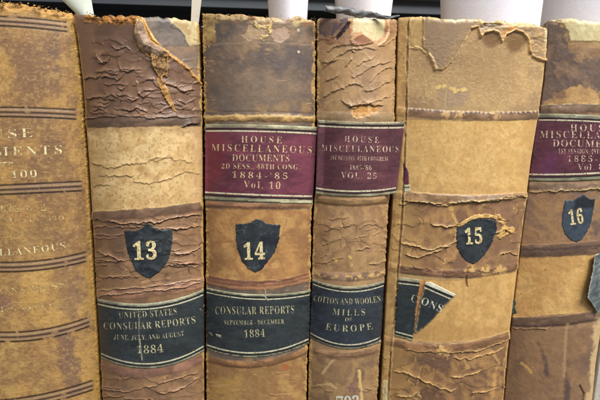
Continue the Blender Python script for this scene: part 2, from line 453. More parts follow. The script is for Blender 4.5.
def base_col(px, py, stops, seed, sc=30, ax=1.0):
    """leather whose own colour wanders between several tones"""
    n = fbm(px, py, sc, seed, 5, ax); c = np.zeros(px.shape + (3,)) + lin(stops[0])
    for k in range(1, len(stops)):
        c = mix(c, stops[k], sm((k - 0.75) / len(stops), (k + 0.45) / len(stops), n))
    f = fbm(px, py, 2.2, seed + 50, 3); g = fbm(px, py, 9.0, seed + 51, 3); c = c * ((0.91 + 0.18 * f) * (0.93 + 0.14 * g))[..., None]
    return c
def region(C, H, px, py, poly, cols, seed, rag=1.5, lift=0.0, edge=None, ew=0.7, sc=20, soft=0.6):
    """a differently coloured patch of surviving / missing leather with a torn outline"""
    sd = poly_sd(px, py, poly) + (fbm(px, py, 5, seed, 4) - 0.5) * 2 * rag
    m = 1 - sm(-soft, soft, sd)
    k = base_col(px, py, cols, seed + 1, sc)
    C = C + (k - C) * m[..., None]
    H = H + lift * m
    if edge is not None: C = mix(C, edge, np.exp(-((sd + 0.55 * ew) / (1.15 * ew)) ** 2) * 0.95)
    return C, H, sd
def edge_fray(C, px, py, pts, wpx, col, seed, amt=0.9):
    d = line_d(px, py, pts) + (fbm(px, py, 6, seed, 4) - 0.5) * wpx * 1.6
    return mix(C, col, (1 - sm(wpx * 0.3, wpx, d)) * amt)
def hband(H, C, px, py, pts, half, lift, col, seed, amt=0.9, rag=0.6):
    v = py - curve(pts)(px) + (fbm(px, py, 7, seed, 4) - 0.5) * 2 * rag
    m = 1 - sm(half - 0.7, half + 0.5, np.abs(v))
    H = H + 0.42 * lift * np.clip(1 - (v / (half * 1.2)) ** 2, 0, 1) if lift else H
    k = base_col(px, py, [col, [c * 0.82 for c in col], [min(255, c * 1.15) for c in col]], seed + 4, 9, 2.0)
    return H, C + (k - C) * (m * amt)[..., None], v
def hline(C, H, px, py, pts, wpx, col, seed, depth=0.0, amt=0.9, brk=0.25):
    v = py - curve(pts)(px); k = np.exp(-(v / wpx) ** 2) * sm(brk - 0.12, brk + 0.08, fbm(px, py, 8, seed, 3))
    return mix(C, col, k * amt), H - depth * k

# ---------------- edges of the spines, measured on the photograph
E100R = [(71.5, 12), (76, 40), (80.5, 80), (86.3, 160), (91, 240), (96, 320), (100, 400)]
E13L = [(73, 12), (77.8, 40), (82.8, 80), (89, 160), (94, 240), (98.5, 320), (103, 400)]
E13R = [(199.5, 15), (200.8, 60), (201.8, 110), (202.6, 160), (203.2, 240), (203.8, 320), (204, 400)]
E14L = [(202.8, 15), (203.3, 60), (204.2, 110), (205.2, 160), (206.2, 240), (206.4, 320), (206.3, 400)]
E14R = [(315, 15), (315.2, 80), (315, 125), (313.5, 180), (311.3, 220), (310.5, 260), (310, 310), (307.3, 350), (306.5, 400)]
E25L = [(317.5, 15), (317.2, 80), (317.2, 125), (316, 180), (313.5, 220), (312.5, 260), (312, 310), (309.3, 350), (308.4, 400)]
E25R = [(396.3, 18), (395, 80), (394.2, 120), (391, 180), (388, 210), (386.5, 240), (383.5, 290), (381, 330), (377, 400)]
E15L = [(398.4, 16), (397, 80), (396.3, 120), (394, 180), (392, 220), (388.5, 260), (386, 300), (384, 340), (380.5, 400)]
E15R = [(548, 25), (543, 80), (537.5, 120), (531, 160), (526, 200), (520.5, 240), (516, 280), (511, 320), (506, 360), (503, 400)]
E16L = [(549.6, 18), (544.6, 80), (539, 120), (532.5, 160), (527.5, 200), (522, 240), (517.5, 280), (512.5, 320), (504.5, 400)]
E16R = [(650, 20), (636, 130), (622, 217), (607, 300), (601, 330), (596, 360), (592, 400)]

# ---------------- volume 100 (far left)
B100 = [[(0, 21), (40, 24), (74, 28)], [(0, 112), (45, 113), (82, 115)], [(0, 190), (45, 188), (85, 186)], [(0, 267), (30, 267), (60, 262), (90, 256)], [(0, 337), (40, 335), (70, 328), (94, 320)], [(0, 405), (40, 400), (70, 392), (97, 384)], [(0, 480), (50, 474), (99, 455)]]
def f100(px, py):
    H = np.zeros(px.shape)
    C = base_col(px, py, [(164, 126, 78), (146, 110, 74), (174, 134, 80), (184, 144, 86)], 11, 40)
    low = sm(230, 330, py)
    k = base_col(px, py, [(170, 128, 74), (190, 150, 90), (150, 112, 74), (196, 156, 92)], 21, 34, 1.2); C = C + (k - C) * (low * 0.75)[..., None]
    # scuffed brown middle of the upper panels, ochre where the grain is gone
    m = (1 - sm(10, 44, np.abs(px - 38) + (fbm(px, py, 14, 12, 4) - .5) * 44)) * (1 - sm(225, 275, py)) * sm(26, 42, py)
    C = mix(C, (118, 88, 66), m * 0.62)
    st = fbm(px, py, 5, 26, 4, 0.35); C = mix(C, (128, 94, 66), sm(.5, .8, st) * .4 * (1 - sm(200, 260, py))); st = fbm(px, py, 30, 27, 4); C = mix(C, (190, 146, 82), sm(.55, .8, st) * .45)
    d = line_d(px, py, [(55, 30), (56, 60), (60, 75)]) + (fbm(px, py, 7, 15, 4) - .5) * 10; C = mix(C, (104, 80, 72), (1 - sm(2, 6, d)) * 0.5)
    d = line_d(px, py, [(62, 335), (66, 360), (74, 384)]) + (fbm(px, py, 8, 16, 4) - .5) * 14; C = mix(C, (118, 90, 78), (1 - sm(5, 12, d)) * 0.75)
    d = np.hypot(px - 72, (py - 290) * .6) + (fbm(px, py, 9, 18, 4) - .5) * 20; C = mix(C, (124, 96, 80), (1 - sm(8, 18, d)) * 0.6)
    d = np.hypot(px - 2, (py - 305)) + (fbm(px, py, 9, 19, 4) - .5) * 10; C = mix(C, (112, 78, 80), (1 - sm(4, 9, d)) * 0.6)
    # cloth-like horizontal grain
    g = fbm(px, py, 1.3, 13, 3, 2.6); H += (g - 0.5) * 0.06
    sp = fbm(px, py, 2.0, 14, 3, 1.6); C = mix(C, (204, 168, 104), sm(0.6, 0.9, sp) * 0.3); C = mix(C, (104, 76, 54), sm(0.6, 0.9, 1 - sp) * 0.32)
    C = edge_fray(C, px, py, E100R, 5.5, (184, 142, 74), 17, 0.9)
    C = edge_fray(C, px, py, E100R, 2.0, (204, 160, 84), 22, 0.7)
    H += (1 - sm(0, 6, line_d(px, py, E100R))) * (fbm(px, py, 2.5, 23, 3) - .5) * 0.6
    for i, b in enumerate(B100):
        b = np.array(b)
        fade = 1 - sm(-7.5, -4.5, px - np.interp(py, [12, 160, 400], [71.5, 86.5, 100]))
        v = py - curve(b)(px)
        H = H + 0.12 * np.clip(1 - (v / 6.5) ** 2, 0, 1) * fade
        k = (1 - sm(4.2, 5.6, np.abs(v))) * fade; C = mix(C, (128, 100, 80), k * 0.5)
        for off, wd, cc in ((-4.6, 0.95, (26, 14, 14)), (4.7, 1.05, (22, 12, 12)), (0.4, 1.1, (62, 44, 42))):
            kk = np.exp(-((v - off) / wd) ** 2) * fade * sm(0.02, 0.22, fbm(px, py, 9, 200 + i, 3)); C = mix(C, cc, kk * 0.95); H = H - 0.2 * kk
        kk = np.exp(-((v + 2.2) / 0.9) ** 2) * fade + np.exp(-((v - 2.8) / 0.7) ** 2) * fade; C = mix(C, (186, 156, 118), kk * 0.5)
    # torn head
    top = np.interp(px, [0, 32, 36, 45, 60, 72], [4, 4.5, 7, 9, 11, 13]); v = py - top
    n = fbm(px, py, 5, 25, 4, 1.8)
    C = mix(C, (196, 148, 76), (1 - sm(4, 10, v + (n - .5) * 10)) * 0.85); C = mix(C, (120, 78, 44), sm(.6, .75, n) * (1 - sm(3, 9, v)) * 0.7)
    H += (1 - sm(3, 10, v)) * (n - 0.35) * 1.3
    return H, C

# ---------------- volume 13
def f13(px, py):
    H = np.zeros(px.shape)
    C = base_col(px, py, [(122, 91, 70), (108, 80, 62), (134, 100, 76)], 31, 30)
    low = sm(206, 210, py); k = base_col(px, py, [(131, 100, 73), (144, 110, 79), (120, 91, 69)], 32, 24); C = C + (k - C) * low[..., None]
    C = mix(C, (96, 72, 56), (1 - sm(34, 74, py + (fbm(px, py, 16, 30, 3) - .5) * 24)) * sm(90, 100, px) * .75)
    # smoother grey-brown strip at the left of the top panel
    k = (1 - sm(90, 98, px)) * (1 - sm(60, 110, py)); C = mix(C, (132, 104, 84), k * 0.6)
    m1 = sm(26, 50, py) * (1 - sm(114, 118, py)) * sm(88, 98, px)
    m2 = sm(213, 220, py) * (1 - sm(286, 292, py)); m3 = sm(372, 378, py)
    H, C = scales(H, C, px, py, np.clip(m1 * 1.0, 0, 1), 15, 12, 33, 0.32, (166, 128, 98), (62, 43, 35), 0.05, 0.15)
    H, C = scales(H, C, px, py, np.clip(m2 + m3, 0, 1), 24, 9, 34, 0.24, (186, 142, 104), (64, 44, 36), 0.05, 0.3)
    for (reg, n, sd) in (((92, 150, 62, 112), 16, 1), ((150, 198, 86, 114), 8, 2), ((96, 198, 222, 284), 26, 3), ((102, 198, 376, 420), 16, 4)):
        H, C = many_cracks(H, C, px, py, reg, n, 40 + sd, 0.32, 1.9, (186, 142, 108) if reg[2] > 200 else (160, 124, 98), (66, 46, 38), (9, 26) if reg[2] < 200 else (14, 42), 2.0)
    for pts in ([(95, 57), (99, 64), (104, 64), (108, 60)], [(83, 80), (90, 76), (96, 78), (101, 75)], [(100, 78), (108, 76), (118, 80), (126, 72)], [(85, 98), (92, 98), (100, 97), (108, 100)], [(117, 88), (122, 90), (128, 85)], [(136, 92), (144, 98), (152, 92)], [(104, 97), (112, 94), (118, 98)], [(142, 82), (150, 79), (156, 82)], [(92, 112), (100, 108), (108, 113)], [(120, 109), (130, 112), (138, 108), (148, 112)], [(118, 62), (121, 70), (128, 72), (136, 68)], [(110, 44), (116, 50), (126, 48), (132, 52)], [(176, 100), (186, 104), (196, 100)]):
        H, C = crack(H, C, px, py, pts, .6, 2.2, (168, 130, 100), int(pts[0][0] * 5 + pts[0][1]), under=(54, 38, 31), lipw=.6)
    for pts, a in (([(95, 52), (98, 58), (103, 63), (108, 62), (111, 56)], .7), ([(125, 98), (133, 101), (139, 97)], .7), ([(160, 82), (172, 86), (184, 91), (196, 89)], .7),
                   ([(84, 218), (110, 221), (124, 224), (160, 222), (175, 217), (202, 215)], .8), ([(172, 229), (185, 228), (200, 226)], .6), ([(172, 254), (186, 254), (202, 246)], .8),
                   ([(95, 250), (110, 257), (124, 262)], .6), ([(172, 263), (184, 264), (196, 262)], .6), ([(100, 388), (125, 392), (150, 387), (200, 371)], .6), ([(155, 391), (165, 394), (190, 384), (201, 376)], .8)):
        H, C = crack(H, C, px, py, pts, a, 2.4, (196, 150, 114), int(pts[0][0] * 7 + pts[0][1]), under=(58, 40, 34))
    # exposed pale panel
    C2, H2, sd = region(C, H, px, py, [(78, 128), (140, 127), (206, 126), (206, 205), (150, 208), (82, 214)], [(210, 176, 120), (222, 190, 136), (198, 161, 106), (216, 182, 126)], 51, 0.9, 0, None, sc=26)
    C, H = C2, H2
    pm = 1 - sm(-2, 1, sd)
    n = fbm(px, py, 2.2, 52, 3); C = mix(C, (160, 118, 76), pm * sm(.68, .86, n) * 0.6)
    C = mix(C, (150, 112, 78), pm * (1 - sm(0, 14, (py - 126) + (fbm(px, py, 9, 53, 3) - .5) * 16)) * 0.55)
    C = mix(C, (196, 154, 112), pm * (1 - sm(2, 16, line_d(px, py, E13R) + (fbm(px, py, 9, 54, 3) - .5) * 14)) * 0.6)
    for pts in ([(90, 162), (108, 168), (122, 166), (140, 163), (168, 158)], [(98, 176), (120, 176), (135, 176)], [(132, 182), (150, 184), (165, 180), (185, 172), (201, 174)], [(150, 160), (165, 157), (195, 164)], [(92, 186), (112, 184)]):
        H, C = crack(H, C, px, py, pts, 0.3, 3, (216, 184, 130), int(pts[0][0]), under=(136, 98, 64), wob=1.2)
    # raised bands
    H, C, v = hband(H, C, px, py, [(84, 123), (140, 121), (202, 121)], 5.0, 0.9, (108, 86, 70), 55)
    H, C = crack(H, C, px, py, [(83, 118), (120, 116), (150, 118), (176, 117), (200, 117)], 0.5, 3, (165, 132, 108), 61, under=(58, 42, 36))
    H, C = crack(H, C, px, py, [(180, 128), (190, 124), (200, 123)], 0.9, 3, (128, 100, 84), 62, under=(38, 28, 24))
    H, C, v = hband(H, C, px, py, [(88, 216), (145, 213), (202, 206)], 4.5, 0.9, (118, 90, 72), 56)
    H, C, v = hband(H, C, px, py, [(97, 294), (150, 292), (203, 282)], 5.0, 0.8, (150, 110, 86), 57)
    H, C = crack(H, C, px, py, [(97, 296), (125, 293), (150, 291), (180, 288), (202, 281)], 0.5, 2, (214, 176, 136), 63, under=(70, 46, 38))
    H, C = crack(H, C, px, py, [(97, 291), (120, 289), (150, 287), (175, 283), (202, 279)], 0.5, 2, (206, 166, 128), 64, under=(70, 46, 38))
    H, C, v = hband(H, C, px, py, [(101, 367), (145, 373), (203, 358)], 4.2, 0.7, (140, 102, 84), 58)
    # torn head: the top right corner has lost its upper layer
    C, H, sd = region(C, H, px, py, [(139, 10), (139, 30), (146, 44), (165, 52), (186, 66), (203, 84), (208, 84), (208, 10)], [(146, 118, 94), (126, 108, 94), (160, 128, 96)], 65, 0.8, -0.9, (196, 144, 78), 1.0, 16)
    C, H, sd = region(C, H, px, py, [(168, 12), (172, 26), (182, 32), (189, 46), (206, 46), (206, 12)], [(204, 186, 140), (192, 168, 120), (212, 196, 152)], 66, 1.5, 0.25, None)
    C = mix(C, (166, 130, 84), (1 - sm(-1, 3, sd + 4)) * sm(0.45, 0.6, fbm(px, py, 8, 68, 3)) * 0.6)
    C, H, sd = region(C, H, px, py, [(143, 12), (150, 36), (160, 45), (190, 46), (184, 33), (168, 18), (168, 10)], [(112, 100, 92), (126, 112, 100), (100, 88, 82)], 67, 1.0, 0.1)
    d = line_d(px, py, [(158, 44), (166, 53), (178, 60), (187, 68), (194, 76), (203, 86), (203, 100)]) + (fbm(px, py, 4, 69, 4) - .5) * 2.4
    k = np.exp(-(d / 1.5) ** 2); C = mix(C, (206, 152, 80), k); H = H + k * 0.7
    n = fbm(px, py, 5, 70, 3)
    C = mix(C, (170, 114, 52), (1 - sm(1.5, 6.0, np.abs(py - np.interp(px, [74, 95, 110, 140], [14, 18, 20.5, 20])) + (n - .5) * 5)) * (px < 142) * (px > 84)); H += ((1 - sm(1, 5, np.abs(py - 19))) * (n - .3) * 1.6) * (px < 142) * (px > 84)
    C = mix(C, (70, 44, 28), sm(.55, .75, fbm(px, py, 4, 71, 3, 3)) * (1 - sm(5, 9, py - 14)) * (px < 140) * (px > 90) * 0.8)
    C = edge_fray(C, px, py, E13R, 2.2, (196, 158, 92), 72, 0.85)
    C = edge_fray(C, px, py, E13L, 1.6, (176, 138, 92), 73, 0.7)
    return H, C

# ---------------- volume 14
def f14(px, py):
    H = np.zeros(px.shape)
    C = base_col(px, py, [(148, 120, 92), (130, 108, 88), (112, 95, 82), (96, 84, 76), (142, 112, 78)], 81, 22)
    d = (1 - sm(20, 60, np.hypot(px - 262, (py - 100) * 1.1))); C = mix(C, (146, 122, 98), d * 0.4)
    d = 1 - sm(6, 16, np.abs(py - 60) + (fbm(px, py, 14, 84, 4) - .5) * 22); C = mix(C, (90, 80, 78), d * 0.6)
    d = 1 - sm(6, 22, np.abs(px - 222) + (fbm(px, py, 14, 83, 4) - .5) * 26); C = mix(C, (94, 84, 80), d * 0.45)
    # pale scuffs at the head
    C, H, sd = region(C, H, px, py, [(243, 34), (250, 26), (266, 25), (264, 38), (246, 40)], [(164, 136, 108), (178, 148, 112)], 85, 2, -0.15, None, sc=8)
    C, H, sd = region(C, H, px, py, [(270, 36), (272, 28), (288, 27), (289, 37), (282, 42)], [(170, 142, 120), (160, 132, 108)], 86, 2, -0.15, None, sc=8)
    d = line_d(px, py, [(257, 25), (264, 26), (270, 25), (271, 32), (264, 38)]) + (fbm(px, py, 3, 87, 4) - .5) * 7; k = 1 - sm(0.4, 1.6, d); C = mix(C, (214, 182, 116), k * .9); H += k * .25
    n = fbm(px, py, 6, 88, 4, 1.5); v = py - np.interp(px, [205, 240, 280, 314], [14, 15.5, 17, 18.5])
    C = mix(C, (190, 162, 110), (1 - sm(1.5, 7, v + (n - .5) * 9)) * 0.9); C = mix(C, (150, 100, 58), sm(.55, .75, n) * (1 - sm(4, 10, v)) * 0.7); H += (1 - sm(1, 6, v)) * (n - .4) * 0.9
    C, H, sd = region(C, H, px, py, [(200, 10), (222, 12), (216, 24), (216, 40), (208, 46), (200, 44)], [(190, 160, 100), (168, 138, 88), (142, 112, 76)], 89, 3, 0.1, None, sc=6)
    C = mix(C, (226, 210, 180), 1 - sm(0.5, 2.0, np.hypot(px - 299, py - 52) + (fbm(px, py, 3, 90, 2) - .5)))
    C = mix(C, (210, 196, 170), (1 - sm(0.6, 1.8, np.hypot(px - 298.5, (py - 30) * .7))) * 0.7)
    C, H = hline(C, H, px, py, [(244, 43), (270, 43), (296, 44)], 0.7, (168, 140, 112), 91, 0, 0.5)
    # tan middle panel and foot
    C, H, sd = region(C, H, px, py, [(196, 208), (320, 210), (320, 276), (260, 282), (196, 276)], [(172, 124, 74), (184, 138, 84), (158, 114, 72), (190, 146, 90)], 92, 0.8, 0, None, sc=28)
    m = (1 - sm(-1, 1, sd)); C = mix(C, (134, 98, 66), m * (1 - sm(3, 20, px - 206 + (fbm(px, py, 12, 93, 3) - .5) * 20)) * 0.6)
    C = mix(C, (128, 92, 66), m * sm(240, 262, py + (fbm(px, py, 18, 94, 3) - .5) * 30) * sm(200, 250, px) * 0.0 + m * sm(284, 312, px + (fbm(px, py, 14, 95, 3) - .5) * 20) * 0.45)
    H, C = scales(H, C, px, py, m, 30, 22, 96, 0.06, (190, 148, 98), (130, 92, 60), 0.03, 0.45)
    C, H, sd = region(C, H, px, py, [(196, 355), (258, 366), (320, 352), (320, 500), (196, 500)], [(158, 122, 76), (146, 108, 70), (176, 138, 84), (136, 100, 68)], 97, 0.8, 0, None, sc=24)
    d = np.hypot(px - 222, (py - 392) * .8) + (fbm(px, py, 12, 98, 4) - .5) * 26; C = mix(C, (184, 142, 78), (1 - sm(5, 18, d)) * 0.7)
    C = mix(C, (168, 96, 52), (1 - sm(2, 5, np.hypot(px - 285, (py - 367) * 1.5) + (fbm(px, py, 4, 99, 3) - .5) * 4)) * .8)
    # bands
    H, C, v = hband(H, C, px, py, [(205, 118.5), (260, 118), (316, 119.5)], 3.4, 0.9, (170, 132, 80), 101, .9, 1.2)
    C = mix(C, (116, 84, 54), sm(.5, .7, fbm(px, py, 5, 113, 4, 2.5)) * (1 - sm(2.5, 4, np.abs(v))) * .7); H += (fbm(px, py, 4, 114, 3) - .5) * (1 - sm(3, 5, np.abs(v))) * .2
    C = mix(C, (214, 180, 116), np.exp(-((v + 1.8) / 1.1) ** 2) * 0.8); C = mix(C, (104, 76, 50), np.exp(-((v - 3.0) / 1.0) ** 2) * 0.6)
    C, H = hline(C, H, px, py, [(205, 112.5), (260, 111.5), (316, 114)], 0.8, (80, 66, 60), 102, .1, .5)
    H, C, v = hband(H, C, px, py, [(205, 204), (260, 206), (312, 205)], 3.2, 0.8, (140, 102, 72), 103)
    C = mix(C, (96, 60, 48), np.exp(-((v - 1.6) / .9) ** 2) * .8)
    H, C, v = hband(H, C, px, py, [(206, 279), (258, 285.5), (311, 276)], 4.6, 0.9, (148, 104, 74), 104)
    C = mix(C, (98, 56, 52), np.exp(-((v + 3.2) / .9) ** 2) * .85); C = mix(C, (118, 68, 58), np.exp(-((v - 0.3) / .9) ** 2) * .6); C = mix(C, (196, 146, 104), np.exp(-((v - 2.4) / 1.0) ** 2) * .6)
    H, C, v = hband(H, C, px, py, [(206, 358), (258, 364), (307, 350)], 3.5, 0.7, (146, 106, 70), 105)
    C = mix(C, (104, 68, 48), np.exp(-((v - 2.6) / .9) ** 2) * .8)
    H, C = many_cracks(H, C, px, py, (215, 300, 370, 405), 4, 106, 0.15, 3, (186, 146, 98), (110, 76, 52), (8, 20), 1)
    C = edge_fray(C, px, py, E14L, 2.8, (186, 148, 88), 107, 0.85)
    C = edge_fray(C, px, py, E14R, 2.6, (192, 152, 90), 108, 0.85)
    H += (1 - sm(0, 5, np.minimum(line_d(px, py, E14L), line_d(px, py, E14R)))) * (fbm(px, py, 3, 109, 3) - .5) * 0.7
    H += (fbm(px, py, 4, 110, 3) - .5) * 0.1
    sc_ = fbm(px + py * .25, py, 1.2, 111, 3, 9.0); C = mix(C, (196, 158, 104), sm(.74, .9, sc_) * sm(.5, .65, fbm(px, py, 26, 112, 2)) * .5)
    return H, C

# ---------------- volume 25
def f25(px, py):
    H = np.zeros(px.shape)
    C = base_col(px, py, [(166, 130, 92), (178, 142, 100), (156, 122, 90)], 121, 26)
    # wrinkled, loose leather of the top panel
    wx = px * 0.8 - py * 0.45; wy = px * 0.45 + py * 0.8
    n = fbm(wx, wy, 15, 122, 3, 0.7); rid = 1 - np.abs(2 * n - 1); H += sm(20, 40, py) * (1 - sm(108, 114, py)) * (rid ** 6) * 0.10
    C = mix(C, (188, 152, 108), sm(.8, .97, rid) * 0.25)
    for pts in ([(322, 70), (336, 58), (350, 50), (365, 48), (378, 50)], [(350, 78), (362, 74), (372, 66), (392, 62)], [(322, 96), (340, 90), (352, 84), (364, 86)], [(340, 100), (352, 108), (372, 104), (390, 96)], [(326, 52), (340, 46), (356, 44)], [(344, 70), (350, 62), (356, 58), (352, 52)], [(368, 84), (378, 74), (388, 68), (394, 70)], [(324, 84), (334, 78), (340, 74)], [(362, 92), (376, 88), (392, 80)], [(356, 66), (364, 60), (376, 58)], [(320, 60), (328, 64), (338, 60)]):
        H, C = crack(H, C, px, py, pts, 0.5, 4.0, (198, 162, 116), int(pts[0][0] + pts[0][1]), under=(140, 106, 76), wob=1.4, lipw=0.6)
    # ink-dark stain, tear and bare patch at the head
    C, H, sd = region(C, H, px, py, [(314, 12), (351, 12), (350, 22), (344, 32), (336, 38), (318, 40)], [(96, 80, 78), (120, 92, 74), (80, 70, 76), (142, 106, 82)], 123, 3, 0.2, None, sc=10)
    C, H, sd = region(C, H, px, py, [(318, 36), (340, 36), (346, 28), (352, 22), (352, 40), (360, 46), (326, 44)], [(158, 120, 88), (146, 106, 78)], 124, 2, 0.1, None, sc=10)
    d = line_d(px, py, [(337, 38), (344, 30), (349, 23)]); C = mix(C, (52, 40, 40), (1 - sm(.8, 2, d + (fbm(px, py, 4, 125, 3) - .5) * 2))); H -= .6 * (1 - sm(.8, 2, d))
    C, H, sd = region(C, H, px, py, [(352, 12), (387, 12), (387, 32), (384, 38), (378, 43), (372, 41), (366, 36), (362, 33), (351, 34)], [(218, 198, 150), (226, 208, 162)], 126, 0.6, -0.7, (172, 112, 72), 0.9, 14)
    C, H, sd2 = region(C, H, px, py, [(350, 40), (356, 36), (363, 33), (368, 36), (374, 42), (366, 45), (352, 46)], [(150, 100, 70), (164, 116, 80)], 127, 0.7, 0.6, (206, 158, 112), 0.8, 8)
    C, H, sd2 = region(C, H, px, py, [(378, 46), (384, 40), (388, 30), (387, 18), (398, 18), (398, 34), (390, 42), (384, 45)], [(146, 104, 74), (170, 126, 86), (130, 96, 72)], 128, 0.9, 0.5, (222, 176, 124), 0.8, 8)
    # band above the red label with a tear showing orange core
    H, C, v = hband(H, C, px, py, [(317, 116), (355, 117), (394, 117)], 4.2, 0.9, (176, 146, 108), 129)
    C, H, sd = region(C, H, px, py, [(350, 106), (364, 104), (378, 106), (380, 110), (368, 116), (356, 120), (352, 114)], [(204, 150, 82), (184, 128, 68), (214, 170, 106)], 130, 2, -0.3, None, sc=5)
    H, C = crack(H, C, px, py, [(346, 107), (360, 104.5), (372, 105), (384, 106)], 0.8, 4, (186, 150, 108), 131, under=(120, 70, 36))
    # lower panels
    C, H, sd = region(C, H, px, py, [(306, 198), (398, 200), (392, 274), (306, 274)], [(160, 124, 86), (172, 136, 94), (146, 112, 80), (166, 128, 88)], 132, 0.8, 0, None, sc=20)
    C, H, sd = region(C, H, px, py, [(306, 344), (345, 354), (392, 346), (392, 500), (306, 500)], [(150, 118, 82), (138, 108, 80), (164, 130, 88), (126, 98, 76)], 133, 0.8, 0, None, sc=20)
    lo = sm(203, 208, py)
    H, C = scales(H, C, px, py, lo * (1 - sm(268, 274, py)), 20, 15, 134, 0.28, (196, 160, 112), (112, 82, 58), 0.05, 0.42)
    H, C = many_cracks(H, C, px, py, (318, 386, 216, 268), 14, 135, 0.35, 3, (204, 168, 118), (110, 80, 56), (8, 24), 1.5, -0.25)
    H, C = many_cracks(H, C, px, py, (314, 380, 366, 405), 7, 136, 0.3, 3, (196, 164, 116), (104, 78, 56), (8, 22), 1.5, 0.1)
    for cx, cy, rr in ((350, 257, 2.5), (352, 265, 1.8), (336, 259, 2.0), (343, 246, 1.4)):
        C = mix(C, (214, 174, 98), (1 - sm(rr * .4, rr, np.hypot(px - cx, (py - cy) * .7) + (fbm(px, py, 3, 137, 3) - .5) * 2)) * .85)
    d = line_d(px, py, [(359, 372), (360, 385), (362, 402)]) + (fbm(px, py, 4, 138, 3) - .5) * 1.5; C = mix(C, (206, 172, 110), 1 - sm(1, 2.2, d)); H += .3 * (1 - sm(.8, 2, d))
    d = np.hypot(px - 354, (py - 390) * .7) + (fbm(px, py, 5, 139, 3) - .5) * 6; C = mix(C, (122, 86, 88), (1 - sm(2, 6, d)) * .6)
    for pts in ([(318, 385), (330, 384), (336, 388)], [(322, 374), (328, 366), (335, 358)]):
        d = line_d(px, py, pts) + (fbm(px, py, 4, 140, 3) - .5) * 1.5; C = mix(C, (206, 172, 124), (1 - sm(.5, 1.6, d)) * .7)
    H, C, v = hband(H, C, px, py, [(314, 200), (350, 203), (391, 200)], 3.0, 0.6, (128, 98, 64), 141)
    C = mix(C, (84, 58, 40), np.exp(-((v - 2.0) / .9) ** 2) * .7)
    H, C, v = hband(H, C, px, py, [(312, 273), (348, 277), (384, 273)], 4.0, 0.8, (142, 112, 92), 142)
    C = mix(C, (216, 178, 110), np.exp(-(v / 2.6) ** 2) * sm(.5, .68, fbm(px, py, 4, 143, 4)) * .85)
    H, C, v = hband(H, C, px, py, [(309, 348), (345, 356), (380, 348)], 3.6, 0.7, (150, 114, 84), 144)
    C = mix(C, (86, 58, 44), np.exp(-((v - 1.2) / .7) ** 2) * .7)
    C = edge_fray(C, px, py, E25L, 2.6, (192, 158, 104), 145, 0.8)
    C = edge_fray(C, px, py, E25R, 2.2, (168, 134, 90), 146, 0.8)
    H += (1 - sm(0, 5, np.minimum(line_d(px, py, E25L), line_d(px, py, E25R)))) * (fbm(px, py, 3, 147, 3) - .5) * 0.6
    return H, C

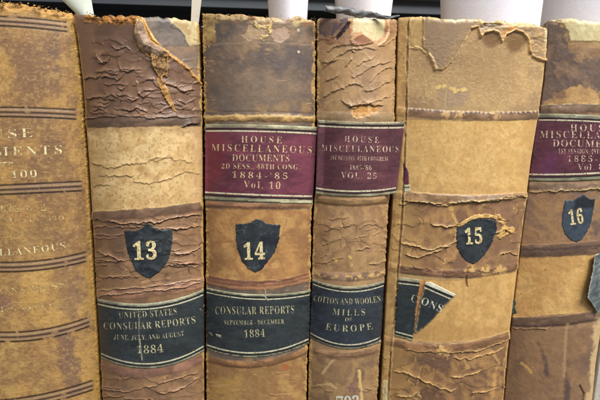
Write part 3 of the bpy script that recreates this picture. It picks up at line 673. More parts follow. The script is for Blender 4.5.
# ---------------- volume 15
HINGE = [(408.5, 14), (407, 60), (405.8, 120), (403.5, 180), (401.5, 220), (398.5, 260), (396, 300), (391.5, 340), (387.5, 400)]
def f15(px, py):
    H = np.zeros(px.shape)
    C = base_col(px, py, [(176, 142, 98), (186, 152, 104), (164, 132, 96)], 151, 30)
    # pebbled grain of the bare upper panel
    pg = fbm(px, py, 1.9, 152, 2); pm = sm(26, 40, py) * (1 - sm(102, 110, py)); H += pm * (sm(.40, .8, pg)) * 0.055; C = mix(C, (200, 170, 124), pm * sm(.62, .8, pg) * .45)
    d = 1 - sm(20, 60, np.hypot(px - 480, (py - 58) * 1.4)); C = mix(C, (150, 116, 80), d * 0.45)
    d = np.hypot((px - 452), (py - 98) * 1.0); C = mix(C, (160, 134, 112), (1 - sm(6, 18, d + (fbm(px, py, 10, 153, 3) - .5) * 14)) * .6)
    d = line_d(px, py, [(438, 88), (448, 87), (456, 90), (464, 89)]) + (fbm(px, py, 5, 154, 4) - .5) * 5; C = mix(C, (224, 190, 116), (1 - sm(.6, 2, d)) * .9)
    d = line_d(px, py, [(446, 92), (445, 110)]); C = mix(C, (204, 172, 120), (1 - sm(.4, 1.1, d)) * .5)
    # surviving dark leather at the head: a hanging tongue and scalloped tears
    arcs = [(471, 29), (478, 27), (480, 38), (484, 33.5), (492, 31), (498, 33.5), (501.5, 43), (506, 35), (514, 31), (522, 33), (527, 40), (529, 52), (532, 57), (539, 60), (545, 61)]
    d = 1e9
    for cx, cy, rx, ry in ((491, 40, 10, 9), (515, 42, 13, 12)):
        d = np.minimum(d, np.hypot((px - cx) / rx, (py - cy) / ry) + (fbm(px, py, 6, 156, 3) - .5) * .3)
    C = mix(C, (112, 80, 48), (1 - sm(.5, 1.2, d)) * .85)  # brown hollows under the scallops, with the shade below the lip painted in
    C, H, sd = region(C, H, px, py, [(423, 8), (423, 47), (428, 52), (434, 69), (443, 70), (455, 58), (465, 41)] + arcs + [(547, 8)], [(168, 136, 98), (150, 122, 92), (176, 144, 102)], 155, 0.7, 0.75, (222, 184, 126), 0.55, 12)
    k = (1 - sm(-1.8, -.6, sd)) * (1 - sm(456, 478, px + (py - 20) * .5 + (fbm(px, py, 9, 157, 3) - .5) * 14)); C = mix(C, (148, 122, 96), k * (.45 + .4 * fbm(px, py, 12, 193, 3)))
    dl = line_d(px, py + 0.9, arcs) + (fbm(px, py, 3, 194, 3) - .5) * 1.0; k = np.exp(-(dl / .8) ** 2); C = mix(C, (218, 168, 104), k * .9); H += k * .45
    n2 = fbm(px, py, 4, 195, 4, 2.0); C = mix(C, (206, 164, 104), (sd < -.5) * (px > 474) * sm(.62, .78, n2) * .6); H += (sd < -.5) * (px > 474) * (n2 - .5) * .7
    dd = np.hypot((px - 492) / 11, (py - 25.5) / 3.2) + (fbm(px, py, 4, 158, 3) - .5) * .5; g = 1 - sm(.6, 1.0, dd); C = mix(C, (92, 72, 48), g * .8); H -= .6 * g
    dd = line_d(px, py, [(503, 34), (508, 29.5), (514, 28.5)]); C = mix(C, (214, 146, 74), (1 - sm(.5, 1.8, dd + (fbm(px, py, 4, 159, 3) - .5) * 1.5)) * .8)
    C, H, sd = region(C, H, px, py, [(408, 10), (423, 14), (424, 46), (416, 48), (410, 44)], [(206, 172, 112), (190, 154, 98)], 157, 1.5, 0.2, None, sc=7)
    C = mix(C, (216, 196, 148), (1 - sm(1, 4, np.abs(px - 546) + (fbm(px, py, 4, 158, 3) - .5) * 3)) * (1 - sm(55, 62, py)) * .8)
    d = line_d(px, py, [(410, 48), (420, 48), (428, 54), (434, 62), (436, 71)]); k = np.exp(-((d + (fbm(px, py, 4, 159, 3) - .5) * 2) / 1.0) ** 2); C = mix(C, (216, 178, 118), k * .8); H += .4 * k
    n = fbm(px, py, 5, 160, 3); C = mix(C, (222, 190, 130), (1 - sm(.5, 4, py - np.interp(px, [400, 450, 490, 545], [17, 18.5, 20.5, 27]) + (n - .5) * 5)) * .75)
    C = mix(C, (232, 214, 160), (1 - sm(.6, 1.0, np.hypot((px - 456) / 11, (py - 19.5) / 3))))
    # pale exposed panels
    C, H, sd = region(C, H, px, py, [(404, 119), (470, 121), (542, 119), (536, 140), (530, 193), (470, 196), (402, 193)], [(210, 169, 106), (206, 164, 101), (215, 176, 114), (208, 167, 104)], 161, 0.6, -0.1, None, sc=10)
    m = 1 - sm(-2, 1, sd); C = mix(C, (186, 140, 84), m * sm(.6, .85, fbm(px, py, 2.5, 162, 4)) * .5); C = mix(C, (188, 146, 90), m * (1 - sm(2, 16, line_d(px, py, E15R) + (fbm(px, py, 9, 196, 3) - .5) * 14)) * .5); C = mix(C, (178, 136, 84), m * (1 - sm(2, 12, np.abs(py - 196) + (fbm(px, py, 8, 197, 3) - .5) * 12)) * .5)
    # brown leather of the middle
    C, H, sd = region(C, H, px, py, [(396, 192), (470, 196), (540, 192), (530, 266), (470, 278), (390, 272)], [(150, 112, 74), (138, 102, 72), (170, 130, 84), (128, 95, 72)], 163, 0.8, 0.15, None, sc=22)
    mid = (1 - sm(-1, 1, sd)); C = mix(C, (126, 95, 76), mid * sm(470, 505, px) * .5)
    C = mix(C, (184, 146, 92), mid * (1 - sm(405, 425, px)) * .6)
    H, C = scales(H, C, px, py, mid, 26, 16, 164, 0.26, (204, 164, 104), (96, 68, 50), 0.06, 0.42)
    for pts in ([(398, 206), (412, 202), (432, 204), (446, 206), (462, 202), (484, 201), (500, 198), (527, 194)], [(430, 224), (446, 228), (457, 226)], [(400, 243), (416, 246), (428, 250), (446, 246), (460, 240)], [(488, 236), (498, 232), (504, 228), (512, 234)], [(496, 258), (505, 252), (518, 256)], [(404, 254), (418, 258), (428, 254), (452, 246)]):
        H, C = crack(H, C, px, py, pts, 0.8, 2.6, (216, 176, 112), int(pts[0][0] + pts[0][1]), under=(92, 62, 44), lipw=1.0)
    d = line_d(px, py, [(450, 204), (453, 214), (458, 226), (455, 240)]) + (fbm(px, py, 4, 165, 3) - .5) * 3; C = mix(C, (208, 168, 100), (1 - sm(.6, 2, d)) * .8)
    d = line_d(px, py, [(498, 216), (504, 226), (500, 238), (512, 230)]) + (fbm(px, py, 4, 166, 3) - .5) * 4; C = mix(C, (214, 170, 96), (1 - sm(1, 3, d)) * .85); H += (1 - sm(1, 3, d)) * .5
    # yellow panel round the torn black label
    C, H, sd = region(C, H, px, py, [(396, 276), (440, 281), (480, 278), (526, 266), (516, 330), (470, 341), (430, 342), (388, 338)], [(198, 156, 95), (204, 161, 99), (190, 148, 89), (207, 165, 103)], 167, 0.7, -0.1, None, sc=12)
    m = 1 - sm(-2, 1, sd); C = mix(C, (172, 126, 76), m * (1 - sm(3, 16, np.abs(py - 335) + (fbm(px, py, 9, 168, 3) - .5) * 10)) * .4)
    d = line_d(px, py, [(466, 276), (467, 287)]); C = mix(C, (112, 76, 40), (1 - sm(.6, 1.4, d)) * .8); H -= .5 * (1 - sm(.5, 1.2, d))
    d = line_d(px, py, [(467, 286), (465, 300), (466, 316)]); C = mix(C, (214, 178, 120), (1 - sm(.3, .9, d)) * .5)
    C, H, sd = region(C, H, px, py, [(419.5, 279), (426.5, 281), (422, 299), (418.5, 318), (416, 331), (412.5, 334), (415.5, 310), (417.5, 295)], [(190, 132, 80), (170, 114, 66), (204, 150, 94)], 192, .5, .1, None, sc=6)
    # foot
    C, H, sd = region(C, H, px, py, [(384, 339), (440, 346), (480, 341), (524, 330), (520, 500), (380, 500)], [(142, 106, 70), (126, 93, 68), (162, 122, 78), (116, 86, 66)], 169, 0.8, 0.2, None, sc=20)
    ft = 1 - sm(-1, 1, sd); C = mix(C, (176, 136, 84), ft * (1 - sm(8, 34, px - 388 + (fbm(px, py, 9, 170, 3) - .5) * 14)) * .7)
    H, C = scales(H, C, px, py, ft, 24, 16, 171, 0.26, (206, 166, 106), (92, 66, 50), 0.06, 0.45)
    for pts in ([(392, 370), (408, 373), (420, 379), (434, 386), (450, 391), (458, 388)], [(450, 376), (462, 377), (474, 372), (482, 370)], [(452, 358), (470, 359), (484, 354), (505, 348)], [(395, 395), (410, 396), (418, 394)], [(470, 394), (484, 392), (500, 388)]):
        H, C = crack(H, C, px, py, pts, 0.8, 2.6, (218, 176, 110), int(pts[0][0] + pts[0][1]), under=(88, 60, 44), lipw=1.1)
    d = line_d(px, py, [(492, 400), (494, 380), (498, 362), (492, 352)]) + (fbm(px, py, 4, 172, 3) - .5) * 3; C = mix(C, (196, 152, 92), (1 - sm(.6, 2.2, d)) * .7)
    # bands
    H, C, v = hband(H, C, px, py, [(404, 112), (470, 116), (540, 115)], 4.0, 1.0, (128, 98, 74), 173)
    st = np.sin(px * 1.3 + fbm(px, py, 6, 174, 2) * 5); C = mix(C, (206, 182, 146), np.exp(-((v + 4.0) / 1.0) ** 2) * sm(-.1, .5, st) * .85); C = mix(C, (84, 66, 76), np.exp(-((v + 3.0) / .9) ** 2) * sm(.0, .6, -st) * .8)
    for cx, cy in ((447, 114), (459, 115), (494, 115)): C = mix(C, (214, 174, 116), (1 - sm(1.5, 5, np.hypot(px - cx, (py - cy)) + (fbm(px, py, 2.5, 175, 4) - .5) * 9)) * .8)
    H, C, v = hband(H, C, px, py, [(402, 195), (470, 199), (530, 196)], 3.8, 0.9, (144, 112, 78), 176)
    H, C = crack(H, C, px, py, [(400, 201), (420, 202), (440, 204), (446, 201)], 0.8, 3, (202, 162, 104), 177, under=(80, 54, 40))
    H, C = crack(H, C, px, py, [(446, 204), (470, 202), (500, 200), (527, 196)], 0.8, 3, (222, 186, 122), 178, under=(90, 62, 44), lipw=1.2)
    H, C, v = hband(H, C, px, py, [(397, 268), (455, 274), (521, 266)], 4.0, 0.9, (134, 98, 74), 179)
    C = mix(C, (78, 50, 44), np.exp(-((v + 1.5) / .8) ** 2) * sm(.35, .5, fbm(px, py, 4, 180, 2)) * .8)
    H, C, v = hband(H, C, px, py, [(392, 342), (445, 348), (512, 334)], 4.0, 0.9, (138, 100, 70), 181)
    H, C = crack(H, C, px, py, [(404, 350), (430, 352), (455, 352), (480, 350), (511, 338)], 0.6, 3, (220, 180, 116), 182, under=(84, 58, 44))
    for cx, cy in ((440, 347), (446, 352), (500, 270), (486, 272), (470, 270)): C = mix(C, (214, 174, 106), (1 - sm(1.5, 5, np.hypot(px - cx, (py - cy)) + (fbm(px, py, 2.5, 183, 4) - .5) * 9)) * .75)
    # exposed joint at the left: a smooth tan roll with a split seam
    hx = np.interp(py, [p[1] for p in HINGE], [p[0] for p in HINGE]); hm = 1 - sm(-1.2, .4, px - hx + (fbm(px, py, 5, 184, 3) - .5) * 1.6)
    k = base_col(px, py, [(182, 142, 88), (194, 156, 98), (166, 128, 80)], 185, 9); C = C + (k - C) * (hm * .92)[..., None]
    d = np.abs(px - hx) + (fbm(px, py, 5, 186, 3) - .5) * 1.2; g = 1 - sm(.3, 1.3, d); H -= .9 * g * sm(.35, .55, fbm(px, py, 20, 187, 2) + .15); C = mix(C, (116, 82, 52), g * .5)
    C = mix(C, (214, 180, 126), np.exp(-((px - hx - 1.8 + (fbm(px, py, 4, 188, 3) - .5) * 2) / .9) ** 2) * .7)
    C = edge_fray(C, px, py, E15L, 1.4, (128, 90, 56), 189, .5)
    C = edge_fray(C, px, py, E15R, 1.6, (206, 168, 110), 190, .7)
    C, H, sd = region(C, H, px, py, [(382, 380), (388, 380), (389, 420), (383, 420)], [(214, 196, 150), (206, 184, 136)], 191, 1.2, 0.1, None, sc=6)
    return H, C

# ---------------- volume 16
def f16(px, py):
    H = np.zeros(px.shape)
    C = base_col(px, py, [(150, 118, 86), (136, 106, 80), (162, 128, 92)], 201, 26)
    # head: pale bare band, dark tide stain, tan island
    C, H, sd = region(C, H, px, py, [(540, 8), (670, 8), (670, 48), (540, 48)], [(170, 136, 92), (182, 148, 100), (160, 126, 88)], 202, 1.5, 0, None, sc=12)
    C, H, sd = region(C, H, px, py, [(549, 8), (549, 22), (562, 24), (567, 30), (570, 41), (596, 41), (640, 40), (670, 36), (670, 8)], [(208, 190, 142), (214, 198, 150), (200, 180, 130)], 203, 1.2, 0.15, (150, 118, 80), 0.7, 16)
    C, H, sd = region(C, H, px, py, [(540, 20), (560, 22), (567, 32), (567, 44), (572, 56), (580, 62), (590, 60), (600, 56), (640, 54), (640, 84), (604, 88), (594, 96), (560, 88), (552, 100), (536, 108)], [(116, 95, 80), (104, 86, 76), (134, 108, 86)], 204, 3.5, 0, None, sc=14, soft=1.6)
    C, H, sd = region(C, H, px, py, [(566, 98), (564, 90), (574, 86), (590, 88), (600, 94), (600, 104), (556, 106), (544, 107), (550, 102)], [(186, 148, 98), (176, 138, 92)], 205, 2.5, 0, None, sc=9, soft=1.0)
    C = mix(C, (216, 180, 116), np.exp(-((py - 105.5 - (fbm(px, py, 5, 206, 3) - .5) * 5) / 1.3) ** 2) * .85)
    H, C, v = hband(H, C, px, py, [(538, 110), (600, 109), (640, 112)], 4.2, 0.8, (118, 96, 78), 207)
    C = mix(C, (84, 66, 58), np.exp(-((v + 3.6 + (fbm(px, py, 5, 208, 3) - .5) * 2) / 1.0) ** 2) * .7)
    # below the label
    H, C, v = hband(H, C, px, py, [(528, 186), (570, 187), (640, 184)], 4.0, 0.7, (132, 106, 86), 209)
    H, C = crack(H, C, px, py, [(528, 191.5), (550, 191.5), (575, 190), (600, 189), (640, 188)], 0.7, 3, (222, 188, 132), 210, under=(92, 66, 48), lipw=1.0)
    mm = sm(190, 193, py) * (1 - sm(242, 246, py)); k = base_col(px, py, [(146, 112, 82), (156, 120, 84), (132, 104, 84)], 211, 24); C = C + (k - C) * mm[..., None]
    d = np.hypot((px - 597), (py - 228) * 1.2) + (fbm(px, py, 6, 212, 3) - .5) * 8; C = mix(C, (92, 76, 72), (1 - sm(5, 10, d)) * .7)
    H, C, v = hband(H, C, px, py, [(521, 251), (560, 250), (620, 244)], 6.0, 1.1, (108, 84, 70), 213)
    C = mix(C, (78, 56, 54), np.exp(-((v + 1.5 + (fbm(px, py, 5, 214, 3) - .5) * 2) / .9) ** 2) * .8)
    C, H, sd = region(C, H, px, py, [(508, 257.5), (560, 256.5), (640, 252), (630, 306), (590, 312), (508, 318)], [(200, 156, 94), (208, 166, 104), (190, 146, 88), (196, 150, 92)], 215, 0.6, -0.1, None, sc=22)
    for cx, cy, rr in ((521, 294, 1.2), (543, 289, .9), (545, 270, 1.2), (560, 262, .8), (575, 298, .8)): C = mix(C, (136, 92, 56), (1 - sm(rr * .4, rr, np.hypot(px - cx, py - cy))) * .8)
    H, C, v = hband(H, C, px, py, [(512, 322), (560, 321), (610, 313)], 5.0, 1.0, (106, 82, 66), 216)
    C = mix(C, (70, 50, 46), np.exp(-((v - 3.5) / 1.0) ** 2) * .7)
    H, C = crack(H, C, px, py, [(510, 328), (522, 329.5), (534, 328), (545, 329), (552, 328)], 0.7, 3, (216, 178, 124), 217, under=(90, 64, 48))
    ft = sm(327, 330, py); k = base_col(px, py, [(134, 102, 76), (146, 112, 80), (122, 94, 74)], 218, 26); C = C + (k - C) * ft[..., None]
    C = mix(C, (112, 84, 60), ft * (1 - sm(504, 530, px)) * .5)
    for pts, r in (([(538, 343), (542, 350), (546, 362), (547, 376)], 4), ([(566, 374), (567, 386), (567, 398)], 4.5)):
        d = line_d(px, py, pts) + (fbm(px, py, 6, 219, 3) - .5) * 3 + sm(0, 30, pts[-1][1] - py) * 2.0; C = mix(C, (84, 68, 66), (1 - sm(r - 3.4, r + .6, d)) * .85)
    d = line_d(px, py, [(522, 363), (528, 368), (531, 373)]) + (fbm(px, py, 4, 220, 3) - .5) * 2; C = mix(C, (206, 160, 92), (1 - sm(.8, 2.2, d)) * .8)
    d = line_d(px, py, [(567, 325), (565, 350), (564, 376)]) + (fbm(px, py, 4, 221, 3) - .5) * 1.5; C = mix(C, (176, 142, 104), (1 - sm(1, 2.5, d)) * .6)
    d = line_d(px, py, [(580, 386), (584, 394), (583, 404)]); C = mix(C, (60, 42, 30), (1 - sm(.5, 1.3, d)) * .8); H -= .5 * (1 - sm(.5, 1.3, d))
    C = edge_fray(C, px, py, E16R, 7, (206, 172, 122), 222, .9)
    H += (fbm(px, py, 5, 223, 3) - .5) * 0.16
    return H, C
def f_next(px, py):
    C = base_col(px, py, [(206, 200, 190), (214, 208, 198), (198, 190, 178)], 231, 24)
    return (fbm(px, py, 6, 232, 3) - .5) * .1, C

# ------------------------------------------------------------------ the setting: steel shelf
shelf = boxes('shelf', [(-0.42, 0.46, -0.03, 0.30, -0.02, -0.0005)], SHELF_GREY, None)
shelf['kind'] = 'structure'
back = boxes('shelf_back', [(-0.42, 0.46, 0.285, 0.30, 0.0, 0.50)], SHELF_DARK, None); back['kind'] = 'structure'
bar = boxes('shelf_rail', [(-0.42, 0.46, 0.262, 0.285, 0.302, 0.345)], SHELF_GREY, None); bar['kind'] = 'structure'
lip = boxes('shelf_rail_lip', [(-0.42, 0.46, 0.254, 0.2615, 0.315, 0.3205)], SHELF_LIGHT, None); lip['kind'] = 'structure'

# ------------------------------------------------------------------ build the books
G = 'old leather volumes standing in a row'
b100 = Book('leftmost tan mottled leather volume with double dark lines, gilt lettered 100', [(-92, 4), (-84, 80), (-78, 200), (-70, 400)], E100R, [(-92, 7), (-40, 3), (0, 3.2), (30, 4), (38, 7), (45, 9), (60, 11), (71, 13)], 0.0125, 0.002, f100, BUCKRAM, G)
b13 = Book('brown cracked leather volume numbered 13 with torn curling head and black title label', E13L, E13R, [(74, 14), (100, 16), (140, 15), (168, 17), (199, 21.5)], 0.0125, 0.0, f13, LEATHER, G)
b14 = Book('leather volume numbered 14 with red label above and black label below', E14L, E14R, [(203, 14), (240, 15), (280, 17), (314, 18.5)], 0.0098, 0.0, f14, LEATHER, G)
b25 = Book('narrowest tan volume with red label reading VOL. 25 and black cotton mills label', E25L, E25R, [(318, 19), (350, 18), (396, 19)], 0.0082, 0.0, f25, LEATHER, G)
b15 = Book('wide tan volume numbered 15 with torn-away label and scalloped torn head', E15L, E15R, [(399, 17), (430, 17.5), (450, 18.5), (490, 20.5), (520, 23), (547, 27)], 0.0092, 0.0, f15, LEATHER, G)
b16 = Book('rightmost volume numbered 16 with purple red label and grey peeling label flap', E16L, E16R, [(550, 19), (570, 18), (600, 20.5), (650, 26)], 0.0082, 0.004, f16, LEATHER, G)

def redcol(c1, c2, edge, seed):
    def f(px, py):
        C = base_col(px, py, [c1, c2, [c * 1.12 for c in c1]], seed, 16, 2.2)
        st = fbm(px, py, 1.6, seed + 3, 3, 5.0); C = C * (0.86 + .28 * st)[..., None]
        sc_ = fbm(px, py, 1.4, seed + 5, 3, 4.0) * fbm(px, py, 14, seed + 6, 3); scuff = tuple(min(255, c * (1.3 if c1[0] > 70 else 1.75)) for c in c1); C = mix(C, scuff, sm(.52, .8, sc_) * .4); C = mix(C, scuff, sm(.9, .98, fbm(px, py, 2.0, seed + 7, 3)) * .5)
        return C
    return f
def framed(base, top, bot, cream=(196, 188, 150), wt=3.4, seed=1, ct=1.0):
    ft = curve(top); fb = curve(bot)
    def f(px, py):
        C = base(px, py); n = (fbm(px, py, 5, seed, 3) - .5) * .7
        d = np.minimum(py - ft(px), fb(px) - py) + n
        k = base_col(px, py, [cream, [c * .86 for c in cream], [c * .7 for c in cream]], seed + 2, 7, 2)
        m = 1 - sm(wt - .6, wt, d)
        C = C + (k - C) * (m * ct)[..., None]
        return C
    return f
def edges(top, bot, n=8):
    a = curve(top); b = curve(bot); xs = np.linspace(top[0][0], top[-1][0], n); xb = np.linspace(bot[-1][0], bot[0][0], n)
    return [(x, a(x)) for x in xs] + [(x, b(x)) for x in xb]
def shift(pts, dy, dx=0): return [(x + (dx if i == 0 else -dx if i == len(pts) - 1 else 0), y + dy) for i, (x, y) in enumerate(pts)]
def rules(bk, lab, top, bot, offs_t, offs_b, ymax=None, inset=0.5, off=0.0002):
    """cream and black fillets tooled along the two edges of a label"""
    for pts, offs in ((top, offs_t), (bot, offs_b)):
        for dy, wd, mat in offs:
            bk.rule('gilt_rule' if mat is CREAM_RULE else 'black_rule', shift(pts, dy, inset), wd, mat, off, lab, ymax)

# volume 100 lettering (the left part of every line is on the side turned out of the picture)
for body, p0, p1, sg, cap, mt in (
        ('HOUSE', (-44, 139), (32.5, 137), 0.8, 9.2, GILT_TAN), ('DOCUMENTS', (-64.6, 156.5), (62, 154), 0.8, 9.2, GILT_TAN), ('VOL. 100', (-34, 178.5), (37, 177), 0.6, 7.2, GILT_TAN),
        ('812-672', (0.5, 212), (46, 210.5), 0.8, 6.6, GILT_TAN_FADED), ('HOUSE DOCUMENTS, 53D', (-64, 225), (64, 220.5), 0.8, 5.0, GILT_TAN_FADED), ('CONG. 2D SESS.', (-30, 236), (25, 234), 0.6, 5.2, GILT_TAN_FADED),
        ('MISCELLANEOUS', (-42, 255.5), (66, 248.5), 3.2, 7.0, GILT_TAN), ('CONGRESS', (-10, 294), (66, 287), 2.6, 6.5, GILT_TAN_FADED), ('SESSION', (-8, 312), (55, 307), 2.2, 6.0, GILT_TAN_FADED)):
    b100.text(body, p0, p1, sg, cap, mt, 0.00012, None, None, 1.35 if cap > 8 else 1.2)
b100.rule('gilt_rule', [(-26, 163), (13, 162.6)], 1.1, GILT_TAN, 0.00012)
b100.fray('frayed_edge', [(0, 4.5), (20, 4.5), (34, 5), (46, 9), (60, 11), (71, 13)], 220, [(196, 150, 80), (176, 124, 58), (214, 178, 110), (130, 86, 44)], (1.5, 5), 0.001, 2.2, 1, 0.1)
b100.fray('frayed_edge', [(72, 14), (76.5, 45), (80, 80), (85.7, 160), (90.4, 240), (95, 320), (98, 380)], 240, [(206, 160, 84), (186, 138, 66), (150, 102, 50), (216, 184, 110)], (0.8, 3), 0.0007, 1.6, 2, 0.2)

# volume 13
T13, Bo13 = [(97.5, 298), (120, 303.5), (150, 303), (180, 297.5), (203.5, 289.5)], [(101, 358), (120, 365.5), (145, 369.5), (175, 363), (204, 351.5)]
blue = lambda s, c1=(42, 47, 49), c2=(53, 58, 60): redcol(c1, c2, None, s)
l13 = b13.patch('black_label', edges(T13, Bo13), framed(blue(301), T13, Bo13, (186, 182, 152), 2.8, 302, .95), mat=LABEL)
rules(b13, l13, T13, Bo13, ((3.2, .8, BLACK_RULE), (5.4, 1.3, CREAM_RULE)), ((-2.8, .9, BLACK_RULE), (-5.0, 1.4, CREAM_RULE)))
for body, p0, p1, sg, cap in (('UNITED STATES', (119, 317.6), (177, 314), 1.2, 6.4), ('CONSULAR REPORTS', (104, 329), (195.5, 323), 2.4, 7.2), ('JUNE, JULY, AND AUGUST', (114, 339), (184, 335.5), 2.0, 4.8), ('1884', (137, 353.2), (163.5, 351.8), .6, 8.0)):
    b13.text(body, p0, p1, sg, cap, GILT_BLUE, 0.00024, l13)
b13.patch('pale_crack', [(138.5, 318), (140, 318), (139.6, 336), (141.5, 346), (143, 361), (141.4, 361), (139.5, 347), (138.2, 336)], lambda x, y: base_col(x, y, [(150, 146, 124), (96, 98, 94)], 303, 5), 0.00022, 0.00002, LABEL, .3, 1.0, l13)
SH13 = [(124.5, 231), (136, 231), (142, 228.5), (147.5, 222.5), (152, 226), (158, 229.5), (172.5, 229.5), (172, 244), (169, 258), (166, 264), (159, 272), (150, 278.5), (143, 276), (136, 270), (131, 260), (127, 249)]
def shieldcol(seed, c1=(42, 47, 50), c2=(54, 59, 63), pale=0.25):
    def f(px, py):
        C = base_col(px, py, [c1, c2, (38, 42, 48)], seed, 12); n = np.abs(fbm(px, py, 14, seed + 3, 4) - .5)
        C = mix(C, (112, 118, 120), (1 - sm(.0, .022, n)) * pale); return C
    return f
s13 = b13.patch('shield_label', SH13, shieldcol(304), 0.0002, 0.0003, LABEL, .35, 0.9)
b13.text('13', (134, 259.5), (157, 258.5), 0, 17.5, GILT_TAN, 0.00055, s13)

# volume 14
T14, Bo14 = [(205.3, 124.3), (260, 124.6), (317.3, 127)], [(204.6, 199.3), (260, 202), (312.6, 203.4)]
r14 = b14.patch('red_label', edges(T14, Bo14), framed(lambda x, y: mix(redcol((104, 55, 66), (92, 49, 60), None, 311)(x, y), (132, 42, 50), (1 - sm(4, 26, (x - 205) + (fbm(x, y, 12, 318, 4) - .5) * 22)) * .35), T14, Bo14, (190, 184, 148), 3.9, 312), 0.0003, 0.0004, LABEL, .12, 1.3, None, 0.0015)
rules(b14, r14, T14, Bo14, ((4.4, 1.2, BLACK_RULE), (6.7, 1.5, CREAM_RULE)), ((-4.6, 1.3, BLACK_RULE), (-7.2, 1.6, CREAM_RULE)), 0.00156, 0.5, 0.00036)
for body, p0, p1, sg, cap, sp in (('HOUSE', (241.5, 142.5), (281.5, 143.5), -.2, 6.8, 1.5), ('MISCELLANEOUS', (212, 151), (311, 153.5), -.3, 7.2, 1.4), ('DOCUMENTS', (232.5, 161), (289, 161.5), 0, 6.8, 1.1),
                                  ('2D SESS., 48TH CONG.', (222, 168.5), (299, 169.5), 0, 5.2, 1.2), ("1884-'85", (232.5, 177.5), (287, 179), .2, 6.2, 1.5), ('Vol. 10', (243.5, 187.5), (280, 189), .2, 7.2, 1.3)):
    b14.text(body, p0, p1, sg, cap, GILT_RED, 0.0004, r14, 0.00158, sp)
T14b, Bo14b = [(206.5, 287.5), (230, 292), (260, 294.5), (285, 293.5), (310.5, 290)], [(207, 350), (232, 355.5), (258, 357.5), (285, 353), (308.5, 343.5)]
l14 = b14.patch('black_label', edges(T14b, Bo14b), framed(blue(313), T14b, Bo14b, (178, 174, 140), 2.2, 314, .95), mat=LABEL)
rules(b14, l14, T14b, Bo14b, ((2.7, .8, BLACK_RULE), (4.7, 1.1, CREAM_RULE)), ((-2.6, .8, BLACK_RULE), (-4.8, 1.4, CREAM_RULE)))
for body, p0, p1, sg, cap in (('CONSULAR REPORTS', (215.5, 314), (294, 313), .6, 7.8), ('SEPTEMBER - DECEMBER', (224.5, 324.6), (284, 323.5), .4, 4.6), ('1884', (244.5, 337.5), (265, 336.5), .1, 7.6)):
    b14.text(body, p0, p1, sg, cap, GILT_BLUE, 0.00024, l14)
scf = lambda x, y: base_col(x, y, [(176, 168, 140), (150, 146, 124)], 316, 4)
b14.patch('scuff', [(215.5, 333.5), (221, 335), (221.2, 338), (217, 336.5)], scf, 0.00022, 0.00002, LABEL, .2, 1.0, l14)
b14.patch('scuff', [(264, 287), (266, 291), (265.5, 296), (269, 301), (267.5, 301), (263.8, 296.5), (264.6, 292)], scf, 0.00024, 0.00002, LABEL, .2, 1.0, l14)
b14.patch('scuff', [(208.5, 331.5), (212, 333), (213, 336), (209, 335)], lambda x, y: scf(x, y) * .35, 0.00022, 0.00002, LABEL, .3, 1.0, l14)
SH14 = [(235.8, 224.5), (250, 223), (256, 219), (261, 219.5), (266, 223.5), (280, 225), (279, 240), (275, 252), (268, 261), (261, 270), (255, 272.5), (248, 268), (242, 261), (238, 250), (236, 238)]
s14 = b14.patch('shield_label', SH14, shieldcol(317, pale=.5), 0.0002, 0.0003, LABEL, .5, 0.9)
b14.text('14', (244, 259.5), (265, 258.8), 0, 16.5, GILT_TAN, 0.0003, s14)
b14.fray('frayed_edge', [(205, 15), (240, 15.5), (280, 17), (313, 18.5)], 110, [(200, 170, 116), (182, 146, 88), (150, 104, 60)], (0.8, 3), 0.0006, 1.0, 4, 0.1)
b14.fray('frayed_edge', [(203.4, 14), (204, 60), (204.8, 110)], 120, [(206, 166, 96), (182, 140, 76), (216, 188, 124)], (1, 3.4), 0.0008, 1.4, 5, 0.3)
b14.fray('frayed_edge', [(314.4, 18), (314.6, 80), (314.2, 120)], 90, [(206, 170, 104), (182, 142, 80), (216, 190, 130)], (1, 3.2), 0.0008, 1.2, 6, 0.3)
b14.fray('frayed_edge', [(310.5, 215), (309.8, 260), (309.3, 310), (306.6, 350), (306, 395)], 80, [(190, 150, 88), (160, 116, 66)], (0.7, 2.4), 0.0005, 1.0, 7, 0.2)

# volume 25
T25, Bo25 = [(318, 119.8), (360, 121.7), (404.5, 121.6)], [(315.6, 193.8), (350, 196.8), (396.5, 193.6)]
r25 = b25.patch('red_label', edges(T25, Bo25), framed(redcol((94, 57, 63), (82, 49, 55), None, 321), T25, Bo25, (170, 160, 128), 3.1, 322), 0.0003, 0.0004, LABEL, .14, 1.3, None, 0.0032)
rules(b25, r25, T25, Bo25, ((3.6, 1.2, BLACK_RULE), (5.9, 1.5, CREAM_RULE)), ((-3.7, 1.0, BLACK_RULE), (-5.7, 1.5, CREAM_RULE)), 0.00326, 0.5, 0.00036)
for body, p0, p1, sg, cap, sp in (('HOUSE', (344.5, 142), (378.5, 143), -.1, 6.2, 1.6), ('MISCELLANEOUS', (321.5, 151), (399, 152.2), .4, 6.4, 1.35), ('1ST SESSION, 49TH CONGRESS', (330.5, 159.6), (388, 161), .2, 4.4, 1.15), ("1885-'86", (349.5, 169.5), (371, 170), 0, 4.6, 1.1), ('VOL. 25', (341, 178), (376, 179), 0.1, 6.2, 1.3)):
    b25.text(body, p0, p1, sg, cap, GILT_RED_FADED, 0.0004, r25, 0.00328, sp)
T25b, Bo25b = [(312.5, 279), (330, 284.5), (347, 286.5), (366, 285.5), (384, 280.5)], [(309.8, 337.5), (325, 345), (345, 349.5), (365, 347.5), (380.8, 342)]
l25 = b25.patch('black_label', edges(T25b, Bo25b), framed(blue(323, (42, 47, 53), (52, 58, 65)), T25b, Bo25b, (160, 154, 126), 2.4, 324, .95), mat=LABEL)
